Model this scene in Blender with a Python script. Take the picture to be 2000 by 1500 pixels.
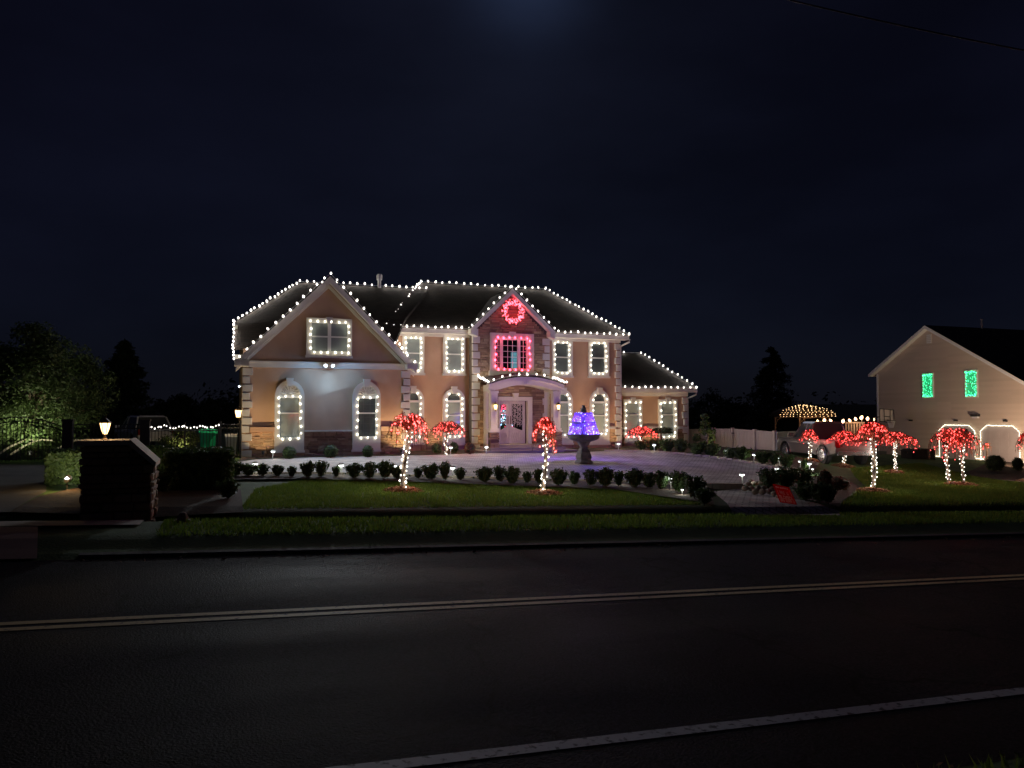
import bpy, bmesh, math, random
import numpy as np
from mathutils import Vector, Matrix, Quaternion
R = math.radians
random.seed(7); rng = np.random.default_rng(11)
for o in list(bpy.data.objects): bpy.data.objects.remove(o)
sc = bpy.context.scene
COL = sc.collection

# ------------------------------------------------------------------ camera, sky, moon, exposure
YAW, PITCH, CAMZ = 20.0, 2.045, 1.9
cam = bpy.data.cameras.new('camera'); cam.sensor_width = 36; cam.lens = 27.72
cam.clip_start = .1; cam.clip_end = 3000
co = bpy.data.objects.new('camera', cam); COL.objects.link(co); sc.camera = co
co.location = (0, 0, CAMZ); co.rotation_euler = (R(90 + PITCH), 0, R(-YAW))
sc.view_settings.view_transform = 'Standard'; sc.view_settings.look = 'None'
sc.view_settings.exposure = .5; sc.view_settings.gamma = 1
sc.cycles.use_denoising = True
sc.cycles.max_bounces = 6; sc.cycles.diffuse_bounces = 3; sc.cycles.glossy_bounces = 3
sc.cycles.transparent_max_bounces = 8; sc.cycles.caustics_reflective = False; sc.cycles.caustics_refractive = False
sc.cycles.sample_clamp_indirect = 4; sc.cycles.sample_clamp_direct = 3

MOON_EL, MOON_AZ = 30.0, 21.3            # azimuth measured from +Y towards +X
md = Vector((math.sin(R(MOON_AZ)) * math.cos(R(MOON_EL)), math.cos(R(MOON_AZ)) * math.cos(R(MOON_EL)), math.sin(R(MOON_EL))))
w = bpy.data.worlds.new('World'); sc.world = w; w.use_nodes = True
nt = w.node_tree; N = nt.nodes; L = nt.links; bg = N['Background']
sky = N.new('ShaderNodeTexSky'); sky.sky_type = 'NISHITA'; sky.sun_disc = False
sky.sun_elevation = R(MOON_EL); sky.sun_rotation = R(MOON_AZ)
sky.altitude = 0; sky.air_density = 1.2; sky.dust_density = .6; sky.ozone_density = 3
tint = N.new('ShaderNodeMixRGB'); tint.blend_type = 'MULTIPLY'; tint.inputs[0].default_value = 1
tint.inputs[2].default_value = (.0016, .0026, .0048, 1); L.new(sky.outputs[0], tint.inputs[1])
tc = N.new('ShaderNodeTexCoord')
dot = N.new('ShaderNodeVectorMath'); dot.operation = 'DOT_PRODUCT'; dot.inputs[1].default_value = md
L.new(tc.outputs['Generated'], dot.inputs[0])
mx = N.new('ShaderNodeMath'); mx.operation = 'MAXIMUM'; mx.inputs[1].default_value = 0; L.new(dot.outputs['Value'], mx.inputs[0])
def powr(e, amt):
    p = N.new('ShaderNodeMath'); p.operation = 'POWER'; p.inputs[1].default_value = e; L.new(mx.outputs[0], p.inputs[0])
    q = N.new('ShaderNodeMath'); q.operation = 'MULTIPLY'; q.inputs[1].default_value = amt; L.new(p.outputs[0], q.inputs[0]); return q
g1, g2 = powr(500, .20), powr(45, .005)
gs = N.new('ShaderNodeMath'); gs.operation = 'ADD'; L.new(g1.outputs[0], gs.inputs[0]); L.new(g2.outputs[0], gs.inputs[1])
cl = N.new('ShaderNodeTexNoise'); cl.inputs['Scale'].default_value = 2.2; cl.inputs['Detail'].default_value = 5
mp = N.new('ShaderNodeMapping'); mp.inputs['Scale'].default_value = (1, 1, 2.5); L.new(tc.outputs['Generated'], mp.inputs[0]); L.new(mp.outputs[0], cl.inputs['Vector'])
cr = N.new('ShaderNodeMapRange'); cr.inputs[1].default_value = .3; cr.inputs[2].default_value = .75; cr.inputs[3].default_value = .65; cr.inputs[4].default_value = 1.4
L.new(cl.outputs['Fac'], cr.inputs[0])
gc = N.new('ShaderNodeMixRGB'); gc.blend_type = 'MULTIPLY'; gc.inputs[0].default_value = 1; gc.inputs[1].default_value = (.45, .75, 1.7, 1); L.new(gs.outputs[0], gc.inputs[2])
ad = N.new('ShaderNodeMixRGB'); ad.blend_type = 'ADD'; ad.inputs[0].default_value = 1; L.new(tint.outputs[0], ad.inputs[1]); L.new(gc.outputs[0], ad.inputs[2])
ad2 = N.new('ShaderNodeMixRGB'); ad2.blend_type = 'ADD'; ad2.inputs[0].default_value = 1; ad2.inputs[2].default_value = (.023, .020, .050, 1); L.new(ad.outputs[0], ad2.inputs[1])
mc = N.new('ShaderNodeMixRGB'); mc.blend_type = 'MULTIPLY'; mc.inputs[0].default_value = 1; L.new(ad2.outputs[0], mc.inputs[1]); L.new(cr.outputs[0], mc.inputs[2])
L.new(mc.outputs[0], bg.inputs['Color']); bg.inputs['Strength'].default_value = .075
moon = bpy.data.lights.new('moonlight', 'SUN'); moon.energy = .05; moon.angle = R(2); moon.color = (.72, .78, 1)
mo = bpy.data.objects.new('moonlight', moon); COL.objects.link(mo)
mo.rotation_euler = md.to_track_quat('Z', 'Y').to_euler(); mo.location = (0, 0, 60)

# ------------------------------------------------------------------ surveying helpers (photo pixel, 2000 px wide -> point on a real plane)
F0 = 1540.0
_cy, _sy, _cp, _sp = math.cos(R(YAW)), math.sin(R(YAW)), math.cos(R(PITCH)), math.sin(R(PITCH))
RT = Vector((_cy, -_sy, 0)); FW = Vector((_sy * _cp, _cy * _cp, _sp)); UP = RT.cross(FW)
EYE = Vector((0, 0, CAMZ))
def ray(x, y): return FW * F0 + RT * (x - 1000) + UP * (750 - y)
def onV(x, y, V): d = ray(x, y); return EYE + d * (V / d.y)
def onU(x, y, U): d = ray(x, y); return EYE + d * (U / d.x)
def onZ(x, y, z): d = ray(x, y); return EYE + d * ((z - CAMZ) / d.z)
def sstep(a, b, t):
    t = min(1, max(0, (t - a) / (b - a))); return t * t * (3 - 2 * t)
def zroad(U): return -.05 - .036 * max(-40, min(70, U))
def gz(U, V):
    zr = zroad(U)
    if V < 11.5: return zr
    k = zr + .05
    top = k + .11 * sstep(11.68, 12.5, V)
    Lw = .12 - .032 * max(-8, min(60, U))
    H = -.05 * max(0, min(60, U) - 24)
    s = sstep(24, 33, V)
    lawn = Lw * (1 - s) + H * s
    a = sstep(14.5, 15.5, V)
    z = top * (1 - a) + lawn * a
    if V > 14.0: z -= .30 * math.exp(-((V - 14.62) / .34) ** 2)
    return z
def onG(x, y, off=0.0):
    d = ray(x, y).normalized(); t = 2.0; step = .5
    while t < 400:
        p = EYE + d * t
        if p.z < gz(p.x, p.y) + off: break
        t += step
    lo, hi = t - step, t
    for _ in range(24):
        m = (lo + hi) / 2; p = EYE + d * m
        if p.z < gz(p.x, p.y) + off: hi = m
        else: lo = m
    return EYE + d * hi
def mpp(p): return (Vector(p) - EYE).dot(FW) / F0     # metres per photo pixel there

# ------------------------------------------------------------------ materials
def lk(nt, a, b): nt.links.new(a, b)
def mat(name, c1, c2=None, scale=6., rough=.75, bump=0., bscale=40., rnd=None, metal=0., spec=.3, c3=None, coat=0., blot=None):
    m = bpy.data.materials.new(name); m.use_nodes = True; nt = m.node_tree; b = nt.nodes['Principled BSDF']
    b.inputs['Roughness'].default_value = rough; b.inputs['Metallic'].default_value = metal
    b.inputs['Specular IOR Level'].default_value = spec; b.inputs['Coat Weight'].default_value = coat
    c1 = (*c1, 1); b.inputs['Base Color'].default_value = c1
    tc = nt.nodes.new('ShaderNodeTexCoord')
    if c2:
        ramp = nt.nodes.new('ShaderNodeValToRGB'); ramp.color_ramp.elements[0].color = c1; ramp.color_ramp.elements[1].color = (*c2, 1)
        ramp.color_ramp.elements[0].position = .3; ramp.color_ramp.elements[1].position = .7
        if c3:
            e = ramp.color_ramp.elements.new(.5); e.color = (*c3, 1)
        n = nt.nodes.new('ShaderNodeTexNoise'); n.inputs['Scale'].default_value = scale; n.inputs['Detail'].default_value = 5
        lk(nt, tc.outputs['Object'], n.inputs['Vector'])
        if rnd:
            src = nt.nodes.new('ShaderNodeObjectInfo').outputs['Random'] if rnd == 'obj' else nt.nodes.new('ShaderNodeNewGeometry').outputs['Random Per Island']
            mixv = nt.nodes.new('ShaderNodeMath'); mixv.operation = 'MULTIPLY_ADD'; mixv.inputs[1].default_value = .6
            lk(nt, src, mixv.inputs[0])
            hv = nt.nodes.new('ShaderNodeMath'); hv.operation = 'MULTIPLY'; hv.inputs[1].default_value = .42; lk(nt, n.outputs['Fac'], hv.inputs[0])
            lk(nt, hv.outputs[0], mixv.inputs[2]); lk(nt, mixv.outputs[0], ramp.inputs[0])
            ramp.color_ramp.elements[0].position = .1; ramp.color_ramp.elements[-1].position = .9
        else: lk(nt, n.outputs['Fac'], ramp.inputs[0])
        col = ramp.outputs[0]
        if blot:
            n3 = nt.nodes.new('ShaderNodeTexNoise'); n3.inputs['Scale'].default_value = blot[0]; n3.inputs['Detail'].default_value = 4
            lk(nt, tc.outputs['Object'], n3.inputs['Vector'])
            r3 = nt.nodes.new('ShaderNodeMapRange'); r3.inputs[1].default_value = .35; r3.inputs[2].default_value = .7; r3.inputs[3].default_value = 0; r3.inputs[4].default_value = blot[1]
            lk(nt, n3.outputs['Fac'], r3.inputs[0])
            mm = nt.nodes.new('ShaderNodeMixRGB'); mm.inputs[2].default_value = (*blot[2], 1); lk(nt, r3.outputs[0], mm.inputs[0]); lk(nt, col, mm.inputs[1]); col = mm.outputs[0]
        lk(nt, col, b.inputs['Base Color'])
    if bump:
        n2 = nt.nodes.new('ShaderNodeTexNoise'); n2.inputs['Scale'].default_value = bscale; n2.inputs['Detail'].default_value = 6
        lk(nt, tc.outputs['Object'], n2.inputs['Vector'])
        bp = nt.nodes.new('ShaderNodeBump'); bp.inputs['Strength'].default_value = bump; bp.inputs['Distance'].default_value = .02
        lk(nt, n2.outputs['Fac'], bp.inputs['Height']); lk(nt, bp.outputs[0], b.inputs['Normal'])
    return m
def brickmat(name, c1, c2, mortar, bw, bh, ms, rough=.8, bump=.4, map_rot=0, sy=1.0, noise=.35):
    m = bpy.data.materials.new(name); m.use_nodes = True; nt = m.node_tree; b = nt.nodes['Principled BSDF']
    b.inputs['Roughness'].default_value = rough; b.inputs['Specular IOR Level'].default_value = .25
    tc = nt.nodes.new('ShaderNodeTexCoord'); mp = nt.nodes.new('ShaderNodeMapping'); mp.inputs['Rotation'].default_value = (0, 0, map_rot); mp.inputs['Scale'].default_value = (1, sy, 1)
    lk(nt, tc.outputs['Object'], mp.inputs[0])
    br = nt.nodes.new('ShaderNodeTexBrick'); br.inputs['Color1'].default_value = (*c1, 1); br.inputs['Color2'].default_value = (*c2, 1); br.inputs['Mortar'].default_value = (*mortar, 1)
    br.inputs['Scale'].default_value = 1; br.inputs['Brick Width'].default_value = bw; br.inputs['Row Height'].default_value = bh; br.inputs['Mortar Size'].default_value = ms
    lk(nt, mp.outputs[0], br.inputs['Vector'])
    n = nt.nodes.new('ShaderNodeTexNoise'); n.inputs['Scale'].default_value = 1.3; n.inputs['Detail'].default_value = 6; lk(nt, tc.outputs['Object'], n.inputs['Vector'])
    r3 = nt.nodes.new('ShaderNodeMapRange'); r3.inputs[1].default_value = .3; r3.inputs[2].default_value = .7; r3.inputs[3].default_value = 1 - noise; r3.inputs[4].default_value = 1 + noise; lk(nt, n.outputs['Fac'], r3.inputs[0])
    mm = nt.nodes.new('ShaderNodeMixRGB'); mm.blend_type = 'MULTIPLY'; mm.inputs[0].default_value = 1; lk(nt, br.outputs['Color'], mm.inputs[1]); lk(nt, r3.outputs[0], mm.inputs[2])
    lk(nt, mm.outputs[0], b.inputs['Base Color'])
    bp = nt.nodes.new('ShaderNodeBump'); bp.invert = True; bp.inputs['Strength'].default_value = bump; bp.inputs['Distance'].default_value = .01; lk(nt, br.outputs['Fac'], bp.inputs['Height']); lk(nt, bp.outputs[0], b.inputs['Normal'])
    return m
def emit(name, c, s):
    m = bpy.data.materials.new(name); m.use_nodes = True; b = m.node_tree.nodes['Principled BSDF']
    b.inputs['Base Color'].default_value = (.1, .1, .1, 1); b.inputs['Emission Color'].default_value = (*c, 1); b.inputs['Emission Strength'].default_value = s
    return m
def glassmat(name, base, rough=.06, spec=.6):
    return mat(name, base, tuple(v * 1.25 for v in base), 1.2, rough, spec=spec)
def clearmat(name):
    m = bpy.data.materials.new(name); m.use_nodes = True; nt = m.node_tree; out = nt.nodes['Material Output']; nt.nodes.remove(nt.nodes['Principled BSDF'])
    t = nt.nodes.new('ShaderNodeBsdfTransparent'); t.inputs[0].default_value = (.85, .88, .87, 1); g = nt.nodes.new('ShaderNodeBsdfGlossy'); g.inputs['Roughness'].default_value = .03
    f = nt.nodes.new('ShaderNodeFresnel'); f.inputs[0].default_value = 1.5; mx = nt.nodes.new('ShaderNodeMixShader')
    lk(nt, f.outputs[0], mx.inputs[0]); lk(nt, t.outputs[0], mx.inputs[1]); lk(nt, g.outputs[0], mx.inputs[2]); lk(nt, mx.outputs[0], out.inputs[0]); return m

M = dict(
 stucco=mat('stucco', (.45, .285, .175), (.53, .355, .23), .9, .9, .35, 70, blot=(.6, .65, (.30, .185, .12))),
 stone=mat('ledge_stone', (.16, .10, .065), (.40, .30, .19), 3, .85, .7, 30, rnd='obj', c3=(.29, .19, .12)),
 stonej=mat('ledge_stone_small', (.16, .10, .065), (.40, .30, .19), 3, .85, .7, 30, rnd='isl', c3=(.29, .19, .12)),
 mortar=mat('mortar', (.07, .055, .045), (.11, .085, .07), 8, .95, .4, 60),
 trim=mat('cream_trim', (.60, .57, .48), (.66, .63, .55), 2, .55, .08, 60),
 quoin=mat('quoin', (.50, .48, .43), (.60, .58, .52), 3, .8, .3, 50, rnd='obj'),
 shingle=brickmat('shingle', (.009, .0065, .005), (.017, .0115, .0085), (.004, .003, .0025), .32, .115, .012, .9, .6),
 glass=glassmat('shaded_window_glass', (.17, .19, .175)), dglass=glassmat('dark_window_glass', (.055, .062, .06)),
 clear=clearmat('clear_glass'), muntin=mat('muntin', (.06, .06, .06), rough=.5), wfr=mat('window_frame', (.7, .69, .62), rough=.45),
 black=mat('black_metal', (.02, .02, .022), (.03, .03, .03), 8, .45, spec=.5), bronze=mat('bronze_metal', (.10, .065, .04), (.14, .09, .05), 10, .4, metal=.7),
 door=mat('door_iron', (.50, .42, .39), (.58, .50, .46), 5, .45, .1, 60, spec=.5),
 asphalt=mat('asphalt', (.010, .0085, .014), (.018, .0155, .022), .7, .86, .55, 55, c3=(.014, .012, .018), spec=.03),
 drive=mat('old_asphalt', (.06, .06, .058), (.10, .098, .092), 1.1, .85, .5, 60),
 concrete=mat('concrete', (.26, .22, .19), (.36, .31, .27), 1.4, .9, .3, 50),
 apron=mat('apron_concrete', (.24, .15, .12), (.32, .21, .17), 1.5, .9, .3, 50),
 paver=brickmat('paver', (.42, .37, .36), (.54, .48, .47), (.20, .18, .175), .30, .15, .02, .75, .9, R(38)),
 edgep=mat('edging_paver', (.42, .36, .28), (.55, .48, .38), 4, .85, .4, 40, rnd='obj'),
 ground=mat('turf_soil', (.028, .060, .012), (.055, .11, .024), 1.2, .95, .8, 25, c3=(.04, .085, .017)),
 grassb=mat('grass_blade', (.06, .11, .014), (.17, .22, .035), .9, .7, rnd='isl', c3=(.10, .17, .022)),
 mulch=mat('mulch', (.022, .013, .009), (.058, .033, .02), 14, .95, 1, 40),
 chip=mat('mulch_chip', (.10, .05, .025), (.36, .21, .11), 9, .9, rnd='isl', c3=(.19, .10, .05)),
 bark=mat('bark', (.06, .042, .03), (.12, .09, .065), 12, .9, .8, 30), twig=mat('twig', (.11, .055, .03), (.19, .09, .045), 12, .8),
 leaf=mat('shrub_leaf', (.020, .040, .012), (.075, .115, .03), 3, .6, rnd='isl', c3=(.04, .07, .02)),
 leafb=mat('boxwood_lit_hedge_leaf', (.03, .06, .018), (.10, .15, .04), 3, .55, rnd='isl', c3=(.06, .10, .026)),
 leaft=mat('tree_leaf', (.030, .055, .018), (.10, .14, .05), 3, .6, rnd='isl', c3=(.06, .09, .03)),
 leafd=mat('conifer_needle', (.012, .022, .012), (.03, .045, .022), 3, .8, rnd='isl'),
 leafr=mat('barberry_leaf', (.06, .02, .014), (.16, .06, .03), 3, .6, rnd='isl'),
 vinyl=mat('vinyl', (.62, .52, .46), (.68, .58, .52), 1.3, .5), vinylw=mat('white_vinyl', (.66, .68, .67), (.72, .74, .73), 1.3, .45),
 siding=mat('siding', (.47, .40, .33), (.54, .46, .38), 1.1, .7, .1, 60, rnd='obj'), nroof=mat('dark_roof', (.02, .018, .018), (.035, .03, .03), 5, .95, .5, 30),
 white=mat('white_paint', (.75, .75, .73), (.7, .7, .68), 2, .5), gdoor=mat('garage_door', (.30, .27, .27), (.34, .31, .31), 2, .6),
 carw=mat('white_car_paint', (.72, .73, .74), rough=.25, spec=.5, coat=.7), cars=mat('silver_car_paint', (.17, .16, .15), (.20, .18, .17), 1, .3, metal=.4, spec=.5, coat=.8),
 tyre=mat('rubber', (.015, .015, .015), (.025, .025, .025), 20, .85), rim=mat('alloy', (.62, .62, .63), rough=.22, metal=.9), red=mat('tail_lens', (.22, .006, .008), rough=.15, spec=.6),
 lens=mat('head_lens', (.6, .62, .64), rough=.1, spec=.6),
 greenp=mat('green_plastic', (.0, .30, .14), (.01, .36, .18), 2, .5, .1, 20), greyp=mat('grey_plastic', (.30, .36, .42), (.36, .42, .48), 2, .5),
 fount=mat('cast_stone', (.20, .18, .19), (.32, .29, .30), 6, .85, .5, 30), boulder=mat('field_stone', (.20, .15, .12), (.40, .33, .27), 4, .9, .7, 12, rnd='obj'),
 signred=mat('sign_red', (.60, .016, .014), (.66, .025, .02), 2, .5), signw=mat('sign_print', (.78, .70, .62), (.8, .72, .64), 2, rough=.5),
 wire=mat('green_wire', (.015, .03, .015), rough=.6), wirew=mat('white_wire', (.5, .5, .46), rough=.5), net=mat('net_cord', (.7, .7, .68), rough=.8), acrylic=mat('backboard', (.55, .50, .47), (.6, .55, .52), 2, .3, spec=.5),
 fabric=mat('gazebo_cloth', (.035, .02, .014), (.05, .03, .02), 4, .95), wood=mat('gazebo_post', (.20, .13, .08), (.27, .18, .11), 6, .7),
 num=mat('house_number_metal', (.70, .66, .62), rough=.35, metal=.4), gutter=mat('gutter', (.52, .50, .48), rough=.5),
 bulbwin=emit('warm_window_bulb', (1, .95, .80), 10), bulb=emit('warm_white_bulb', (1, .92, .84), 60), bulbw=emit('white_trunk_bulb', (1, .93, .80), 70), red_b=emit('red_bulb', (1, .075, .07), 46), redw=emit('red_window_bulb', (1, .05, .10), 10),
 purp=emit('purple_bulb', (.15, .06, 1), 17), blueb=emit('pale_blue_bulb', (.26, .5, 1), 15), pinkb=emit('pink_bulb', (.7, .36, 1), 7), greenb=emit('green_bulb', (.06, 1, .34), 5),
 amber=emit('amber_bulb', (1, .60, .28), 7), patio=emit('patio_bulb', (1, .55, .27), 26), rope=emit('rope_light', (1, .92, .68), 6),
 lantern=emit('lantern_flame', (1, .66, .28), 3.4), led=emit('path_led', (.92, 1, .95), 16), flood=emit('flood_led', (.62, .80, 1), 45), spotl=emit('spot_led', (.85, 1, .98), 22), ledw=emit('warm_spot_led', (1, .82, .5), 14),
 gpane=emit('green_lit_window', (.0, .5, .16), .55), cyan=emit('lit_room', (.25, .62, .78), .42), faint=emit('night_aircraft', (.8, .85, 1), .4))
for nm in ('shingle',):
    pass

for nm, am in (('grassb', .55), ('leaf', .3), ('leafb', .3), ('leaft', .35), ('leafr', .3), ('signred', .6), ('signw', .5)):
    nt = M[nm].node_tree; b = nt.nodes['Principled BSDF']; out = nt.nodes['Material Output']; tl = nt.nodes.new('ShaderNodeBsdfTranslucent'); mx_ = nt.nodes.new('ShaderNodeMixShader'); mx_.inputs[0].default_value = am
    lk(nt, b.inputs['Base Color'].links[0].from_socket, tl.inputs[0]); lk(nt, b.outputs[0], mx_.inputs[1]); lk(nt, tl.outputs[0], mx_.inputs[2]); lk(nt, mx_.outputs[0], out.inputs[0])

# ------------------------------------------------------------------ mesh and object helpers
W = {}
class MB:
    def __init__(s): s.v = []; s.f = []
    def add(s, vs, fs):
        k = len(s.v); s.v += [tuple(v) for v in vs]; s.f += [tuple(i + k for i in f) for f in fs]; return s
    def box(s, c, d, q=None):
        hx, hy, hz = d[0] / 2, d[1] / 2, d[2] / 2; c = Vector(c); vs = []
        for x in (-hx, hx):
            for y in (-hy, hy):
                for z in (-hz, hz):
                    p = Vector((x, y, z)); p = q @ p if q else p; vs.append(c + p)
        return s.add(vs, [(0, 1, 3, 2), (4, 6, 7, 5), (0, 4, 5, 1), (2, 3, 7, 6), (0, 2, 6, 4), (1, 5, 7, 3)])
    def bb(s, x0, x1, y0, y1, z0, z1): return s.box(((x0 + x1) / 2, (y0 + y1) / 2, (z0 + z1) / 2), (abs(x1 - x0), abs(y1 - y0), abs(z1 - z0)))
    def prism(s, poly, a, b, axis='y'):            # poly in the two other axes, extruded a..b
        def P(u, v, t): return (u, t, v) if axis == 'y' else ((t, u, v) if axis == 'x' else (u, v, t))
        n = len(poly); vs = [P(u, v, a) for u, v in poly] + [P(u, v, b) for u, v in poly]
        return s.add(vs, [tuple(range(n)), tuple(range(2 * n - 1, n - 1, -1))] + [(i, i + n, (i + 1) % n + n, (i + 1) % n) for i in range(n)])
    def slab(s, pts, t):
        n = len(pts); vs = [Vector(p) for p in pts] + [Vector(p) - Vector((0, 0, t)) for p in pts]
        return s.add(vs, [tuple(range(n)), tuple(range(2 * n - 1, n - 1, -1))] + [(i, i + n, (i + 1) % n + n, (i + 1) % n) for i in range(n)])
    def tube(s, pts, r, n=5, r1=None, cap=True):
        pts = [Vector(p) for p in pts]; m = len(pts); vs = []
        for i, p in enumerate(pts):
            t = (pts[min(i + 1, m - 1)] - pts[max(i - 1, 0)])
            t = t.normalized() if t.length > 1e-9 else Vector((0, 0, 1))
            a = Vector((0, 0, 1)) if abs(t.z) < .9 else Vector((1, 0, 0)); e = t.cross(a).normalized(); g = t.cross(e)
            rr = r if r1 is None else r + (r1 - r) * i / (m - 1)
            vs += [p + (e * math.cos(2 * math.pi * k / n) + g * math.sin(2 * math.pi * k / n)) * rr for k in range(n)]
        fs = [(i * n + k, i * n + (k + 1) % n, (i + 1) * n + (k + 1) % n, (i + 1) * n + k) for i in range(m - 1) for k in range(n)]
        if cap and n > 2: fs += [tuple(range(n))[::-1], tuple(range((m - 1) * n, m * n))]
        return s.add(vs, fs)
    def lathe(s, prof, c=(0, 0, 0), n=16, flute=0):
        c = Vector(c); vs = []; m = len(prof)
        for r, z in prof: vs += [c + Vector((r * (1 + flute * (k % 2)) * math.cos(2 * math.pi * k / n), r * (1 + flute * (k % 2)) * math.sin(2 * math.pi * k / n), z)) for k in range(n)]
        fs = [(i * n + k, i * n + (k + 1) % n, (i + 1) * n + (k + 1) % n, (i + 1) * n + k) for i in range(m - 1) for k in range(n)]
        fs += [tuple(range(n))[::-1], tuple(range((m - 1) * n, m * n))]
        return s.add(vs, fs)
    def octa(s, c, r, sz=1.35):
        x, y, z = c
        return s.add([(x + r, y, z), (x - r, y, z), (x, y + r, z), (x, y - r, z), (x, y, z + r * sz), (x, y, z - r * sz)],
                     [(0, 2, 4), (2, 1, 4), (1, 3, 4), (3, 0, 4), (2, 0, 5), (1, 2, 5), (3, 1, 5), (0, 3, 5)])
    def build(s, name, m, parent=None, smooth=False, origin=None, **props):
        o0 = Vector(origin) if origin is not None else (W[parent.name] if parent else Vector((0, 0, 0)))
        me = bpy.data.meshes.new(name); me.from_pydata([tuple(Vector(v) - o0) for v in s.v], [], s.f); me.update()
        for mm in (m if isinstance(m, (list, tuple)) else [m]): me.materials.append(mm)
        if smooth: me.polygons.foreach_set('use_smooth', [True] * len(me.polygons))
        o = bpy.data.objects.new(name, me); COL.objects.link(o)
        bm = bmesh.new(); bm.from_mesh(me); bmesh.ops.recalc_face_normals(bm, faces=bm.faces); bm.to_mesh(me); bm.free()
        if parent: o.parent = parent; o.location = o0 - W[parent.name]
        else: o.location = o0
        W[o.name] = o0
        for k, v in props.items(): o[k] = v
        return o
def thing(name, label, cat, loc=(0, 0, 0), group=None, rz=0):
    o = bpy.data.objects.new(name, None); COL.objects.link(o); o.location = loc; o.rotation_euler = (0, 0, rz); o.empty_display_size = .2
    o['label'] = label; o['category'] = cat
    if group: o['group'] = group
    W[o.name] = Vector(loc); return o
def tag(o, label, cat, group=None):
    o['label'] = label; o['category'] = cat
    if group: o['group'] = group
    return o
def inst(me, name, loc, parent, scale=(1, 1, 1), rot=(0, 0, 0), q=None, **props):       # object sharing mesh data
    o = bpy.data.objects.new(name, me); COL.objects.link(o); o.parent = parent; o.location = Vector(loc) - W[parent.name]; o.scale = scale
    if q is not None: o.rotation_mode = 'QUATERNION'; o.rotation_quaternion = q
    else: o.rotation_euler = rot
    W[o.name] = Vector(loc)
    for k, v in props.items(): o[k] = v
    return o
def dup(root, loc, rz=0, scale=1.0, label=None, group=None):
    def cp(o, par):
        c = o.copy(); COL.objects.link(c); c.parent = par
        for ch in list(o.children): cp(ch, c)
        return c
    r = cp(root, None); r.location = loc; r.rotation_euler = (0, 0, rz); r.scale = scale if hasattr(scale, '__len__') else (scale,) * 3
    if label: r['label'] = label
    if group: r['group'] = group
    W[r.name] = Vector(loc); return r
def light(kind, loc, parent, energy, color, name, direction=None, size=.05, spot=100, blend=.6):
    l = bpy.data.lights.new(name, kind); l.energy = energy; l.color = color
    l.shadow_soft_size = size
    if kind == 'SPOT': l.spot_size = R(spot); l.spot_blend = blend
    o = bpy.data.objects.new(name, l); COL.objects.link(o); o.parent = parent; o.location = Vector(loc) - W[parent.name]
    if direction is not None: o.rotation_euler = (-Vector(direction)).to_track_quat('Z', 'Y').to_euler()
    return o
def cards(name, P, Nn, size, m, parent=None, aspect=.55, jitter=.5, origin=None, **props):
    P = np.asarray(P, float); n = len(P); Nn = np.asarray(Nn, float) + rng.normal(0, jitter, (n, 3)); Nn /= np.linalg.norm(Nn, axis=1)[:, None] + 1e-9
    a = rng.normal(0, 1, (n, 3)); t = np.cross(Nn, a); t /= np.linalg.norm(t, axis=1)[:, None] + 1e-9; b = np.cross(Nn, t)
    sz = (np.ones(n) * size * rng.uniform(.6, 1.35, n))[:, None] / 2
    v = np.stack([P - t * sz, P - b * sz * aspect, P + t * sz, P + b * sz * aspect], 1).reshape(-1, 3)
    o0 = np.array(origin if origin is not None else (W[parent.name] if parent else (0, 0, 0)))
    me = bpy.data.meshes.new(name); me.from_pydata((v - o0).tolist(), [], [(4 * i, 4 * i + 1, 4 * i + 2, 4 * i + 3) for i in range(n)]); me.materials.append(m)
    o = bpy.data.objects.new(name, me); COL.objects.link(o)
    if parent: o.parent = parent; o.location = Vector(o0) - W[parent.name]
    else: o.location = o0
    W[o.name] = Vector(o0)
    for k, x in props.items(): o[k] = x
    return o
def drape(name, poly, m, off=.03, cell=.8, kind='structure', zf=None):
    bm = bmesh.new(); vs = [bm.verts.new((p[0], p[1], 0)) for p in poly]; bm.faces.new(vs)
    xs = [p[0] for p in poly]; ys = [p[1] for p in poly]
    for ax, lo, hi in ((0, min(xs), max(xs)), (1, min(ys), max(ys))):
        k = lo + cell
        while k < hi:
            bmesh.ops.bisect_plane(bm, geom=bm.verts[:] + bm.edges[:] + bm.faces[:], plane_co=(k, 0, 0) if ax == 0 else (0, k, 0), plane_no=(1, 0, 0) if ax == 0 else (0, 1, 0)); k += cell
    bmesh.ops.triangulate(bm, faces=bm.faces)
    for v in bm.verts: v.co.z = (zf or gz)(v.co.x, v.co.y) + off
    bmesh.ops.recalc_face_normals(bm, faces=bm.faces)
    if sum(f.normal.z for f in bm.faces) < 0: bmesh.ops.reverse_faces(bm, faces=bm.faces)
    me = bpy.data.meshes.new(name); bm.to_mesh(me); bm.free(); me.materials.append(m)
    o = bpy.data.objects.new(name, me); COL.objects.link(o); o['kind'] = kind; return o
def inpoly(x, y, poly):
    c = False; n = len(poly)
    for i in range(n):
        x0, y0 = poly[i][0], poly[i][1]; x1, y1 = poly[i - 1][0], poly[i - 1][1]
        if (y0 > y) != (y1 > y) and x < (x1 - x0) * (y - y0) / (y1 - y0) + x0: c = not c
    return c

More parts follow.
